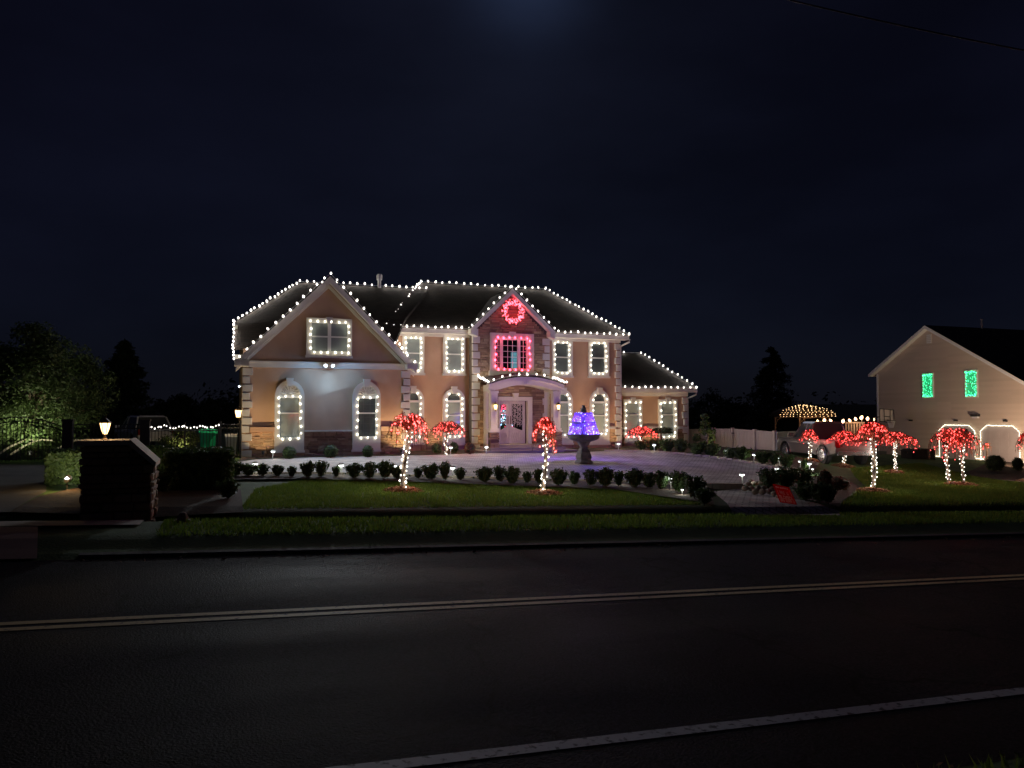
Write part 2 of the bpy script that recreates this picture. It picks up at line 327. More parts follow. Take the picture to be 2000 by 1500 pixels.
# ------------------------------------------------------------------ ground, road, lawns
Us = [-400, -200, -120, -80, -50] + [x * 1.0 for x in range(-40, 71)] + [85, 110, 160, 260, 450]
Vs = [-60, -30, -15, -6, -3, 0, 2, 3.54, 3.7] + [11.3, 11.62] + [11.68 + .18 * k for k in range(0, 25)] + [16.2 + .8 * k for k in range(0, 24)] + [36, 38, 42, 48, 56, 70, 100, 160, 300, 600, 1200]
g = MB(); nv = len(Vs)
for U in Us:
    for V in Vs: g.v.append((U, V, gz(U, V) - (.06 if 3.55 < V < 11.62 else 0)))
g.f = [(i * nv + j, (i + 1) * nv + j, (i + 1) * nv + j + 1, i * nv + j + 1) for i in range(len(Us) - 1) for j in range(nv - 1)]
g.build('ground', M['ground'], smooth=True)['kind'] = 'structure'
def strip(name, V0, V1, m, off, U0=-60, U1=100, n=80, vn=1):
    s = MB()
    for i in range(n + 1):
        for j in range(vn + 1):
            U = U0 + (U1 - U0) * i / n; V = V0 + (V1 - V0) * j / vn; s.v.append((U, V, zroad(U) + off))
    s.f = [(i * (vn + 1) + j, (i + 1) * (vn + 1) + j, (i + 1) * (vn + 1) + j + 1, i * (vn + 1) + j + 1) for i in range(n) for j in range(vn)]
    o = s.build(name, m, smooth=True); o['kind'] = 'structure'; return o
def roadmat():
    m = M['asphalt']; nt = m.node_tree; b = nt.nodes['Principled BSDF']; tc = nt.nodes.new('ShaderNodeTexCoord'); old = b.inputs['Base Color'].links[0].from_socket
    big = nt.nodes.new('ShaderNodeTexNoise'); big.inputs['Scale'].default_value = .35; big.inputs['Detail'].default_value = 4; mp = nt.nodes.new('ShaderNodeMapping'); mp.inputs['Scale'].default_value = (.35, 1.6, 1); lk(nt, tc.outputs['Object'], mp.inputs[0]); lk(nt, mp.outputs[0], big.inputs['Vector'])
    r = nt.nodes.new('ShaderNodeMapRange'); r.inputs[1].default_value = .3; r.inputs[2].default_value = .7; r.inputs[3].default_value = .55; r.inputs[4].default_value = 1.5; lk(nt, big.outputs['Fac'], r.inputs[0])
    sp = nt.nodes.new('ShaderNodeTexNoise'); sp.inputs['Scale'].default_value = 34; sp.inputs['Detail'].default_value = 3; lk(nt, tc.outputs['Object'], sp.inputs['Vector'])
    r2 = nt.nodes.new('ShaderNodeMapRange'); r2.inputs[1].default_value = .35; r2.inputs[2].default_value = .72; r2.inputs[3].default_value = .5; r2.inputs[4].default_value = 2.0; lk(nt, sp.outputs['Fac'], r2.inputs[0])
    vo = nt.nodes.new('ShaderNodeTexVoronoi'); vo.feature = 'DISTANCE_TO_EDGE'; vo.inputs['Scale'].default_value = .33
    wn = nt.nodes.new('ShaderNodeTexNoise'); wn.inputs['Scale'].default_value = 1.4; wn.inputs['Detail'].default_value = 5; lk(nt, tc.outputs['Object'], wn.inputs['Vector']); va = nt.nodes.new('ShaderNodeVectorMath'); va.operation = 'ADD'; lk(nt, tc.outputs['Object'], va.inputs[0]); lk(nt, wn.outputs['Color'], va.inputs[1]); lk(nt, va.outputs[0], vo.inputs['Vector'])
    r3 = nt.nodes.new('ShaderNodeMapRange'); r3.inputs[1].default_value = .004; r3.inputs[2].default_value = .012; r3.inputs[3].default_value = .35; r3.inputs[4].default_value = 1; lk(nt, vo.outputs['Distance'], r3.inputs[0])
    cur = old
    for x in (r, r2, r3):
        mm = nt.nodes.new('ShaderNodeMixRGB'); mm.blend_type = 'MULTIPLY'; mm.inputs[0].default_value = 1; lk(nt, cur, mm.inputs[1]); lk(nt, x.outputs[0], mm.inputs[2]); cur = mm.outputs[0]
    lk(nt, cur, b.inputs['Base Color'])
    rr = nt.nodes.new('ShaderNodeMapRange'); rr.inputs[1].default_value = .3; rr.inputs[2].default_value = .7; rr.inputs[3].default_value = .62; rr.inputs[4].default_value = .92; lk(nt, big.outputs['Fac'], rr.inputs[0]); lk(nt, rr.outputs[0], b.inputs['Roughness'])
roadmat()
strip('road', 3.55, 11.5, M['asphalt'], 0, vn=4)
def linemat(name, c, wear):
    m = mat(name, c, rough=.7); nt = m.node_tree; b = nt.nodes['Principled BSDF']
    tc = nt.nodes.new('ShaderNodeTexCoord'); n = nt.nodes.new('ShaderNodeTexNoise'); n.inputs['Scale'].default_value = 18; n.inputs['Detail'].default_value = 6; lk(nt, tc.outputs['Object'], n.inputs['Vector'])
    r = nt.nodes.new('ShaderNodeValToRGB'); r.color_ramp.elements[0].position = wear; r.color_ramp.elements[0].color = (.06, .055, .06, 1); r.color_ramp.elements[1].position = wear + .12; r.color_ramp.elements[1].color = (*c, 1)
    lk(nt, n.outputs['Fac'], r.inputs[0]); lk(nt, r.outputs[0], b.inputs['Base Color']); return m
YL = linemat('worn_yellow_paint', (.52, .37, .18), .30); WL = linemat('worn_white_paint', (.40, .385, .41), .34)
VY = (onZ(1000, 1175, zroad(2.8))).y
strip('lane_marking', VY - .16, VY - .05, YL, .005, vn=1); strip('lane_marking', VY + .05, VY + .16, YL, .005, vn=1)
VE = onZ(1000, 1467, zroad(1.6)).y
strip('edge_line', VE - .06, VE + .06, WL, .005)
kb = MB()
for i in range(160):
    U0 = -40 + i * .75
    if -9 < U0 < -2.2 : continue
    for a, b_ in ((U0, U0 + .745),):
        z0, z1 = zroad(a), zroad(b_)
        kb.add([(a, 11.5, z0 - .1), (b_, 11.5, z1 - .1), (b_, 11.53, z1 + .045), (a, 11.53, z0 + .045), (a, 11.66, z0 - .1), (b_, 11.66, z1 - .1), (b_, 11.66, z1 + .055), (a, 11.66, z0 + .055)],
               [(0, 1, 2, 3), (3, 2, 6, 7), (0, 3, 7, 4), (1, 5, 6, 2), (4, 7, 6, 5)])
kb.build('kerb', M['drive'])['kind'] = 'structure'
# circular paver drive, raised, with a retaining step at its right end
DR_far = [(440, 905), (500, 897), (620, 893), (740, 891), (860, 888.5), (930, 885), (1000, 885), (1100, 885), (1180, 881), (1250, 882), (1340, 888), (1420, 897), (1500, 911), (1550, 922)]
DR_near = [(1560, 928), (1500, 934), (1452, 947), (1385, 949), (1335, 944), (1270, 940), (1200, 938), (1100, 936), (1000, 933), (900, 930), (800, 927), (700, 924), (600, 922), (500, 922), (430, 926)]
DRIVE = [onG(x, y, .04) for x, y in DR_far + DR_near]
drape('driveway', DRIVE, M['paver'], .04)
APR = [onG(x, y, .02) for x, y in [(1392, 960), (1452, 953), (1500, 963), (1560, 975), (1610, 988), (1640, 998), (1640, 1006), (1540, 1006), (1460, 1006), (1425, 990)]]
drape('driveway_apron', APR, M['paver'], .02, .5)
# retaining step between drive and apron (dark face)
a0, a1 = onG(1380, 956), onG(1452, 956)
s = MB()
for i in range(6):
    p = a0.lerp(a1, i / 6); q = a0.lerp(a1, (i + 1) / 6); d = (q - p).normalized() * .01; n = Vector((-(q - p).y, (q - p).x, 0)).normalized() * .3
    zz = gz(p.x, p.y)
    s.add([p + d + Vector((0, 0, -.3)), q - d + Vector((0, 0, -.3)), q - d + Vector((0, 0, .17)), p + d + Vector((0, 0, .17)), p + d + n + Vector((0, 0, -.3)), q - d + n + Vector((0, 0, -.3)), q - d + n + Vector((0, 0, .17)), p + d + n + Vector((0, 0, .17))],
          [(0, 1, 2, 3), (3, 2, 6, 7), (0, 3, 7, 4), (1, 5, 6, 2), (4, 7, 6, 5)])
s.build('drive_step', M['concrete'])['kind'] = 'structure'
# planting beds
def bed(name, px, off=.025, m='mulch'): return drape(name, [onG(x, y, off) for x, y in px], M[m], off, .6)
bed('mulch_bed', [(476, 890), (560, 884), (800, 878), (935, 874), (938, 883.5), (860, 887), (740, 889.5), (620, 891.5), (500, 895.5), (465, 900)], .06)
bed('mulch_bed', [(1102, 876), (1200, 870), (1345, 867), (1520, 885), (1600, 903), (1590, 922), (1556, 921), (1500, 909), (1420, 895), (1340, 886), (1250, 880), (1180, 879.5), (1102, 883)], .06)
HB = [(440, 925), (600, 925), (800, 930), (1000, 937), (1200, 941), (1300, 945), (1385, 952), (1395, 985), (1300, 970), (1200, 955), (1000, 948), (800, 940), (600, 935), (440, 936)]
bed('mulch_bed', HB, .06)
bed('mulch_bed', [(1485, 940), (1560, 930), (1640, 930), (1680, 950), (1640, 990), (1560, 975), (1500, 962)], .05)
bed('mulch_bed', [(20, 1000), (80, 968), (160, 950), (300, 950), (470, 955), (475, 1000), (300, 1010)], .05)
bed('mulch_bed', [(1880, 925), (1930, 905), (2050, 900), (2050, 945), (1960, 938)], .05)
# left drive, its pavement and the paved way at the kerb
drape('side_driveway', [onG(x, y, .03) for x, y in [(-60, 905), (92, 908), (90, 960), (60, 975), (20, 1000), (-60, 1003)]], M['drive'], .03)
p0 = onG(0, 1012).y
drape('pavement', [(-12, 13.3), (-1.2, 13.3), (-1.2, 14.6), (-12, 14.6)], M['concrete'], .035)
drape('apron', [(-9, 11.45), (-2.2, 11.45), (-2.55, 13.28), (-9, 13.28)], M['apron'], .03, .4)
# paver edging along both sides of the drive
ed = MB(); ed.box((0, 0, 0), (.30, .14, .09)); edo = ed.build('edging_paver', M['edgep']); edm = edo.data; bpy.data.objects.remove(edo)
def edging(px, off=.055, label=None):
    pts = [onG(x, y, off) for x, y in px]; root = thing('paver_edging', label, 'edging', pts[0])
    for a, b in zip(pts, pts[1:]):
        n = max(1, int((b - a).length / .33)); ang = math.atan2(b.y - a.y, b.x - a.x)
        for i in range(n):
            p = a.lerp(b, (i + .5) / n); p.z = gz(p.x, p.y) + off + random.uniform(-.006, .006); inst(edm, 'edging_paver', p, root, (min(1.05, (b - a).length / n / .32), 1, 1), (0, 0, ang + random.uniform(-.04, .04)))
edging([(480, 925.5), (600, 924), (700, 926), (800, 929), (900, 932), (1000, 935), (1100, 938), (1200, 940), (1300, 945), (1340, 950)], label='tan paver border behind the dark row of front shrubs')
edging([(1180, 880.3), (1250, 881), (1340, 887), (1420, 896), (1500, 910), (1550, 921)], label='tan paver border along the lit low hedge on the far drive edge')

def grass(name, polys, n, avoid=(), h=.07):
    P = []; areas = []
    for poly in polys:
        xs = [p[0] for p in poly]; ys = [p[1] for p in poly]; areas.append((max(xs) - min(xs)) * (max(ys) - min(ys)))
    for poly, ar in zip(polys, areas):
        xs = [p[0] for p in poly]; ys = [p[1] for p in poly]; k = int(n * ar / sum(areas))
        for _ in range(k):
            x = random.uniform(min(xs), max(xs)); y = random.uniform(min(ys), max(ys))
            if inpoly(x, y, poly) and not any(inpoly(x, y, a) for a in avoid): P.append((x, y, gz(x, y) - .004))
    P = np.array(P); n = len(P); az = rng.uniform(0, 6.283, n); hh = rng.uniform(.5, 1.25, n) * h; wd = rng.uniform(.006, .013, n); ln = rng.normal(0, .35, (n, 2)) * hh[:, None]
    d = np.stack([np.cos(az), np.sin(az), np.zeros(n)], 1) * wd[:, None]
    tip = P + np.stack([ln[:, 0], ln[:, 1], hh], 1)
    v = np.stack([P - d, P + d, tip], 1).reshape(-1, 3)
    me = bpy.data.meshes.new(name); me.vertices.add(3 * n); me.vertices.foreach_set('co', v.ravel()); me.loops.add(3 * n); me.loops.foreach_set('vertex_index', np.arange(3 * n))
    me.polygons.add(n); me.polygons.foreach_set('loop_start', np.arange(0, 3 * n, 3)); me.polygons.foreach_set('loop_total', np.full(n, 3)); me.update(); me.validate(); me.materials.append(M['grassb'])
    o = bpy.data.objects.new(name, me); COL.objects.link(o); o['kind'] = 'stuff'; return o
hbp = [onG(x, y) for x, y in HB]
LAWN = [onG(x, y) for x, y in [(470, 990), (500, 955), (600, 938), (800, 943), (1000, 951), (1200, 958), (1300, 972), (1385, 992)]]
LAWN[0].y = 15.45; LAWN[-1].y = 15.45; LAWN[0].z = 0
RL = [onG(x, y) for x, y in [(1640, 990), (1690, 950), (1660, 915), (1800, 905), (1880, 925), (1960, 940), (2060, 948), (2060, 990)]]
grass('lawn_grass', [LAWN, RL, [(-.9, 12.3), (26, 12.3), (26, 14.1), (-.9, 14.1)]], 260000, avoid=[hbp, [tuple(p) for p in APR]])
grass('verge_weeds', [[(1.5, 2.2), (9, 2.2), (9, 3.5), (1.5, 3.5)]], 5000, h=.10)

# ------------------------------------------------------------------ the big house
VG, VM, VB, VR = 34.5, 37.0, 36.4, 38.0          # front planes: gabled wing, main wall, stone bay, low right wing
H = thing('house', 'large two storey stucco house outlined in white bulbs with stone entrance bay', 'house', (11, 37, 0))
def G(x, y): return onV(x, y, VG)
gl, gr_ = G(474, 800).x, G(799, 800).x
ml, mr = gr_ - .3, onV(1210, 760, VM).x
bl, br_ = onV(923, 750, VB).x, onV(1071.5, 750, VB).x
rl, rr = mr - .02, onV(1341, 800, VR).x
zE, zG = 5.80, 3.95
# walls
s = MB(); s.prism([(VG, -.5), (VG, zG + .25), (36.1, 5.5), (43.5, 5.5), (43.5, -.5)], gl, gl + .2, 'x')
s.bb(gl + .2, gr_, VG, VG + .2, -.5, zG + .1)
s.bb(gr_ - .2, gr_, VG + .2, VM, -.5, zG + .1)
s.bb(gl + .2, 8.0, 43.3, 43.5, -.5, 5.5)
pk = G(645, 553); gi0, gi1 = G(487, 703), G(786, 712)
s.prism([(gl + .05, zG + .1), (gr_ - .05, zG + .1), (pk.x, pk.z + .12)], VG + .002, VG + .18)
s.bb(ml, bl + .1, VM, VM + .2, -.5, zE); s.bb(br_ - .1, mr, VM, VM + .2, -.5, zE)
s.bb(mr - .2, mr, VM + .2, 43.8, -.5, zE); s.bb(ml, mr, 43.6, 43.8, -.5, zE); s.bb(ml - .2, ml, VM, 43.6, -.5, zE)
rzE = onV(1300, 772, VR).z
s.bb(rl + .05, rr, VR, VR + .2, -.6, rzE); s.bb(rr - .2, rr, VR + .2, 43, -.6, rzE); s.bb(rl + .05, rr, 42.8, 43, -.6, rzE)
s.build('wall', M['stucco'], H)
# stone bay wall with openings for the door and the tall window
d0, d1 = onV(973.5, 864, VB), onV(1030, 781, VB); w0, w1 = onV(966, 722, VB), onV(1032, 662, VB)
s = MB(); t = .2
def wallholes(mb, U0, U1, z0, z1, holes, V):
    us = sorted({U0, U1, *[h[0] for h in holes], *[h[1] for h in holes]}); zs = sorted({z0, z1, *[h[2] for h in holes], *[h[3] for h in holes]})
    for a, b in zip(us, us[1:]):
        for c, d in zip(zs, zs[1:]):
            if not any(h[0] <= (a + b) / 2 <= h[1] and h[2] <= (c + d) / 2 <= h[3] for h in holes): mb.bb(a, b, V, V + t, c, d)
dh = (d0.x, d1.x, .0, d1.z); wh = (w0.x, w1.x, w0.z, w1.z)
zB = onV(1000, 640, VB).z
wallholes(s, bl, br_, -.4, zB, [dh, wh], VB)
bpk = onV(1001, 575, VB); s.prism([(bl, zB), (br_, zB), (bpk.x, bpk.z + .15)], VB, VB + t)
s.bb(bl, bl + .2, VB + t, VM + .25, -.4, zB); s.bb(br_ - .2, br_, VB + t, VM + .25, -.4, zB)
s.build('bay_wall', M['mortar'], H)
# foyer behind the door, upper floor behind the tall window
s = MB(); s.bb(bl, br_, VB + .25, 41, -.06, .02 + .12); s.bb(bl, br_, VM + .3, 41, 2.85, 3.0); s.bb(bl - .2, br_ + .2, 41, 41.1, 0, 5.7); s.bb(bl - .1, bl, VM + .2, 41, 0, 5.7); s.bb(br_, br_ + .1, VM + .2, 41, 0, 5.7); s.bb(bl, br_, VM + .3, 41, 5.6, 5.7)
s.build('foyer', M['nroof'], H)  # near-black walls put the unlit interior's shade into the colour
c0, c1 = onV(998.5, 721, 39.2), onV(1012.5, 688, 39.2)
MB().bb(c0.x, c1.x, 39.2, 39.25, c0.z, c1.z).build('lit_doorway', M['cyan'], H)
# roofs
A = onV(457, 704, VG - .9); Bz = 5.75
eU = gl - .38
wfront = [(eU, VG - .55, zG), (eU, 36.05, Bz), (3.35, 39.4, 8.2), (9.75, 39.4, 8.2), (7.9, VG - .55, zG)]
s = MB()
s.slab([(eU, VG + .45, zG + .72), (eU, 36.05, Bz), (3.35, 39.4, 8.2), (9.75, 39.4, 8.2), (8.0, 36.9, 6.33), (7.0, VG + .45, zG + .72)], .16)
s.slab([(eU, 36.05, Bz), (eU, 43.9, Bz), (3.35, 39.4, 8.2)], .16)
s.slab([(eU, 43.9, Bz), (9, 43.9, Bz), (9.75, 39.4, 8.2), (3.35, 39.4, 8.2)], .16)
s.build('roof', M['shingle'], H)
# front gable roof over the wing
gp = onV(645, 538.5, VG - .55); gL = onV(461, 704, VG - .55); gR = onV(813, 715, VG - .55)
s = MB(); s.slab([(gL.x, VG - .55, gL.z), (gp.x, VG - .55, gp.z), (gp.x, 39.2, gp.z), (gL.x, VG + 1.4, gL.z)], .14)
s.slab([(gp.x, VG - .55, gp.z), (gR.x, VG - .55, gR.z), (gR.x, VM + .3, gR.z), (gp.x, 39.2, gp.z)], .14)
s.build('gable_roof', M['shingle'], H)
# main hip roof
mE0, mE1 = onV(755, 637.5, VM - .42), onV(1228, 655, VM - .42)
zME = (mE0.z + mE1.z) / 2
mrL, mrR = onV(822, 552, 40.2), onV(1065, 567, 40.2); zr_ = (mrL.z + mrR.z) / 2
e0, e1 = (mE0.x, VM - .42, zME), (mE1.x, VM - .42, zME); r0, r1 = (mrL.x, 40.2, zr_), (mrR.x, 40.2, zr_)
s = MB(); s.slab([e0, e1, r1, r0], .16); s.slab([e1, (mE1.x, 44.2, zME), r1], .16); s.slab([(mE1.x, 44.2, zME), (mE0.x, 44.2, zME), r0, r1], .16); s.slab([(mE0.x, 44.2, zME), e0, r0], .16)
s.build('roof', M['shingle'], H)
# gable over the stone bay
cp_ = onV(1001, 563, VB - .5); cL, cR = onV(921, 637, VB - .5), onV(1083, 648, VB - .5); zc = (cL.z + cR.z) / 2
s = MB(); s.slab([(cL.x, VB - .5, zc), (cp_.x, VB - .5, cp_.z), (cp_.x, 40.2, cp_.z), (cL.x, 37.2, zc)], .13); s.slab([(cp_.x, VB - .5, cp_.z), (cR.x, VB - .5, zc), (cR.x, 37.2, zc), (cp_.x, 40.2, cp_.z)], .13)
s.build('gable_roof', M['shingle'], H)
# low right wing roof
q0 = onV(1216, 757, VR - .42); q1 = onV(1361, 758.5, VR - .42); zq = (q0.z + q1.z) / 2; qr = onV(1252, 691, 41.0)
s = MB(); s.slab([(rl, VR - .42, zq), (q1.x, VR - .42, zq), (qr.x, 41, qr.z), (rl, 41, qr.z)], .14); s.slab([(q1.x, VR - .42, zq), (q1.x, 43.4, zq), (qr.x, 41, qr.z)], .14); s.slab([(q1.x, 43.4, zq), (rl, 43.4, zq), (rl, 41, qr.z), (qr.x, 41, qr.z)], .14)
s.build('roof', M['shingle'], H)
# fascias, friezes, rake boards, returns
def fascia(U0, U1, V, z0, z1, d=.1, nm='fascia', **k): return MB().bb(U0, U1, V, V + d, z0, z1).build(nm, M['trim'], H, **k)
def rake(a, b, V, wd, d=.12, drop=.02):
    a = Vector((a.x, V, a.z)); b = Vector((b.x, V, b.z)); s = MB(); u = Vector((0, 0, wd)); dd = Vector((0, d, 0)); k = Vector((0, 0, drop))
    s.add([a - k, b - k, b - u - k, a - u - k, a - k + dd, b - k + dd, b - u - k + dd, a - u - k + dd], [(0, 1, 2, 3), (7, 6, 5, 4), (0, 4, 5, 1), (1, 5, 6, 2), (2, 6, 7, 3), (3, 7, 4, 0)])
    return s.build('rake_board', M['trim'], H)
rake(gL, gp, VG - .58, .30); rake(gp, gR, VG - .58, .30)
rake(gL - Vector((0, 0, .26)), gp - Vector((0, 0, .28)), VG - .1, .16); rake(gp - Vector((0, 0, .28)), gR - Vector((0, 0, .26)), VG - .1, .16)
s = MB()
for a, b in ((gL, gp), (gp, gR)):       # soffit under each rake
    s.slab([(a.x, VG - .46, a.z - .2), (b.x, VG - .46, b.z - .2), (b.x, VG, b.z - .2), (a.x, VG, a.z - .2)], .03)
s.build('soffit', M['trim'], H)
fz0, fz1 = G(640, 720).z, G(640, 711).z
fascia(gl - .02, gr_ + .02, VG - .12, fz0, fz1, .115, 'frieze')
fascia(gl - .02, gr_ + .02, VG - .2, fz1, fz1 + .07, .2, 'cornice')
for a, b in ((gL.x - .05, gl + .22), (gr_ - .22, gR.x + .05)):   # cornice returns
    s = MB(); s.bb(a, b, VG - .60, VG - .02, fz0 + .02, fz1 + .09); s.slab([(a, VG - .6, fz1 + .1), (b, VG - .6, fz1 + .1), (b, VG - .02, fz1 + .32), (a, VG - .02, fz1 + .32)], .2); s.build('cornice_return', M['trim'], H)
s = MB(); s.bb(eU + .03, eU + .15, VG - .5, 43.8, Bz - .3, Bz - .16); s.build('fascia', M['trim'], H)
mz0 = onV(1150, 668, VM).z
fascia(ml + .2, bl + .15, VM - .1, mz0, zME - .17, .1, 'frieze'); fascia(br_ - .05, mr + .02, VM - .1, mz0, zME - .17, .1, 'frieze')
fascia(mE0.x + .1, cL.x + .2, VM - .46, zME - .24, zME - .03, .06, 'gutter'); fascia(cR.x - .2, mE1.x, VM - .46, zME - .24, zME - .03, .06, 'gutter')
s = MB(); s.bb(mE0.x + .1, cL.x + .3, VM - .4, VM, zME - .24, zME - .2); s.bb(cR.x - .3, mE1.x - .05, VM - .4, VM, zME - .24, zME - .2); s.build('soffit', M['trim'], H)
rake(Vector((cL.x, 0, zc)), cp_, VB - .53, .26); rake(cp_, Vector((cR.x, 0, zc)), VB - .53, .26)
s = MB()
for a, b in ((Vector((cL.x, 0, zc)), cp_), (cp_, Vector((cR.x, 0, zc)))): s.slab([(a.x, VB - .41, a.z - .17), (b.x, VB - .41, b.z - .17), (b.x, VB, b.z - .17), (a.x, VB, a.z - .17)], .03)
s.build('soffit', M['trim'], H)
for a, b in ((cL.x - .03, bl + .12), (br_ - .12, cR.x + .03)): MB().prism([(a, zc - .30), (b, zc - .42), (b, zc - .05), (a, zc - .05)], VB - .52, VB - .03).build('cornice_return', M['trim'], H)
fascia(rl + .3, rr + .03, VR - .1, rzE - .06, zq - .16, .1, 'frieze'); fascia(rl + .25, q1.x, VR - .46, zq - .22, zq - .03, .06, 'gutter')
MB().bb(rl + .2, q1.x - .05, VR - .4, VR, zq - .22, zq - .18).build('soffit', M['trim'], H)
dm = MB()
for i in range(26): dm.bb(rl + .5 + i * .125, rl + .56 + i * .125, VR - .15, VR - .101, zq - .36, zq - .29)
dm.build('dentil', M['trim'], H, kind='stuff')
for U, V, z in ((mr, VM, zME), (rr, VR, zq)):      # downspout elbows
    MB().tube([(U + .42, V - .36, z - .2), (U + .40, V - .36, z - .34), (U + .10, V - .06, z - .52), (U + .06, V - .03, z - .62), (U + .06, V - .03, .1)], .045, 6).build('downspout', M['gutter'], H)
# vent pipe on the wing ridge
vp = onV(741, 553, 39.4); k = mpp(vp)
MB().lathe([(.085, -.5), (.085, .34), (.13, .345), (.14, .36), (.14, .60), (.12, .62), (.12, .64)], (vp.x, 39.4, 8.2), 10).build('vent_pipe', M['gutter'], H, smooth=False)

# water table and stone veneer
qmesh = {}
qm = MB().add([(-.5, .5, -.5), (.5, .5, -.5), (.5, .5, .5), (-.5, .5, .5), (-.5, -.3, -.5), (.5, -.3, -.5), (.5, -.3, .5), (-.5, -.3, .5), (-.46, -.5, -.44), (.46, -.5, -.44), (.46, -.5, .44), (-.46, -.5, .44)],
              [(3, 2, 1, 0), (4, 5, 9, 8), (5, 6, 10, 9), (6, 7, 11, 10), (7, 4, 8, 11), (8, 9, 10, 11), (0, 1, 5, 4), (1, 2, 6, 5), (2, 3, 7, 6), (3, 0, 4, 7)])
tmp = qm.build('quoin', M['quoin']); QM = tmp.data; bpy.data.objects.remove(tmp)
SM = []
for k in range(4):
    r_ = lambda a: a + random.uniform(-.05, .05)
    st = MB().add([(-.5, .5, -.5), (.5, .5, -.5), (.5, .5, .5), (-.5, .5, .5), (-.5, -.1, -.5), (.5, -.1, -.5), (.5, -.1, .5), (-.5, -.1, .5), (r_(-.42), r_(-.45), r_(-.36)), (r_(.42), r_(-.4), r_(-.36)), (r_(.42), r_(-.5), r_(.36)), (r_(-.42), r_(-.45), r_(.36))], qm.f)
    tmp = st.build('stone', M['stone']); SM.append(tmp.data); bpy.data.objects.remove(tmp)
STONES = []
def veneer(U0, U1, z0, z1, V, holes=(), top=None):
    z = z0
    while z < z1 - .03:
        h = min(random.choice((.085, .11, .13, .16)), z1 - z); u = U0 - random.uniform(0, .3)
        if z1 - z - h < .05: h = z1 - z
        while u < U1:
            w_ = random.uniform(.22, .62); a, b = max(u, U0), min(u + w_, U1); u += w_
            segs = [(a, b)]
            for (h0, h1, k0, k1) in holes:
                if k0 < z + h - .01 and k1 > z + .01:
                    segs = [x for p, q in segs for x in ((p, min(q, h0)), (max(p, h1), q)) if x[1] - x[0] > .04]
            if top: lo, hi = top(z + h); segs = [(max(p, lo), min(q, hi)) for p, q in segs if min(q, hi) - max(p, lo) > .04]
            for p, q in segs: STONES.append(((p + q) / 2, z + h / 2, q - p - .012, h - .012, random.uniform(.05, .11), V))
        z += h
def stones_out(parent, limit=300):
    STONES.sort(key=lambda t: -t[2] * t[3]); j = MB()
    for i, (u, z, w_, h, d, V) in enumerate(STONES):
        if i < limit: inst(SM[i % 4], 'stone', (u, V - d / 2 + .012, z), parent, (w_, d, h))
        else: j.bb(u - w_ / 2, u + w_ / 2, V - d * .8, V + .012, z - h / 2, z + h / 2)
    if j.v: j.build('small_stones', M['stonej'], parent, kind='stuff')
    STONES.clear()

# windows -----------------------------------------------------------
STR = {}
def arc(cx, cz, rx, rz, n=10, a0=180, a1=0): return [(cx + rx * math.cos(R(a0 + (a1 - a0) * i / n)), cz + rz * math.sin(R(a0 + (a1 - a0) * i / n))) for i in range(n + 1)]
def ringframe(mb, outer, inner, V0, V1):      # outline ring between two polylines of equal length, both closed
    n = len(outer); k = len(mb.v)
    vs = [(u, V0, z) for u, z in outer] + [(u, V0, z) for u, z in inner] + [(u, V1, z) for u, z in outer] + [(u, V1, z) for u, z in inner]
    fs = []
    for i in range(n):
        j = (i + 1) % n; fs += [(i, j, n + j, n + i), (2 * n + i, 3 * n + i, 3 * n + j, 2 * n + j), (i, 2 * n + i, 2 * n + j, j), (n + i, n + j, 3 * n + j, 3 * n + i)]
    mb.add(vs, fs)
def rectp(U0, U1, z0, z1): return [(U0, z0), (U1, z0), (U1, z1), (U0, z1)]
def scl(poly, c, f): return [(c[0] + (u - c[0]) * f[0], c[1] + (z - c[1]) * f[1]) for u, z in poly]
def rwin(px, V, gpx, key=None, sill=True, rail=None, mull=(), hb=(), pane='glass', muntins=None, parent=H, wm='trim', depth=.09):
    """px = outer trim (x0,x1,y0,y1); gpx = glass (x0,x1,y0,y1)"""
    a, b = onV(px[0], (px[2] + px[3]) / 2, V).x, onV(px[1], (px[2] + px[3]) / 2, V).x; xc = (px[0] + px[1]) / 2
    z1, z0 = onV(xc, px[2], V).z, onV(xc, px[3], V).z
    c, d = onV(gpx[0], (gpx[2] + gpx[3]) / 2, V).x, onV(gpx[1], (gpx[2] + gpx[3]) / 2, V).x; y1, y0 = onV(xc, gpx[2], V).z, onV(xc, gpx[3], V).z
    f = MB(); ringframe(f, rectp(c - .07, d + .07, y0 - .07, y1 + .07), rectp(c, d, y0, y1), V - .055, V + .01)
    for r in (rail,) if rail else ():
        z = onV(xc, r, V).z; f.bb(c, d, V - .045, V - .012, z - .03, z + .03)
    for m_ in mull: U = onV(m_, 750, V).x; f.bb(U - .07, U + .07, V - .05, V - .012, y0, y1)
    win = f.build('window', M['wfr'], parent)
    t_ = MB(); ringframe(t_, rectp(a, b, z0, z1), rectp(c - .07, d + .07, y0 - .07, y1 + .07), V - depth, V + .01); t_.build('frame', M[wm], win)
    MB().bb(c, d, V - .012, V + .004, y0, y1).build('pane', M[pane], win)
    if muntins:
        mm = MB()
        for i in range(1, muntins[0]): U = c + (d - c) * i / muntins[0]; mm.bb(U - .011, U + .011, V - .02, V - .0125, y0, y1)
        for i in range(1, muntins[1]): z = y0 + (y1 - y0) * i / muntins[1]; mm.bb(c, d, V - .019, V - .0125, z - .011, z + .011)
        mm.build('muntin_grid', M['muntin'], win)
    if key: U = (a + b) / 2; MB().prism([(U - .10, z1 - .22), (U + .10, z1 - .22), (U + .14, z1 + key), (U - .14, z1 + key)], V - depth - .05, V + .005).build('keystone', M['trim'], win)
    if sill: MB().bb(a - .04, b + .04, V - depth - .05, V, z0 - .07, z0 + .035).build('sill', M['trim'], win)
    return rectp(c - .05, d + .05, y0 - .05, y1 + .05)
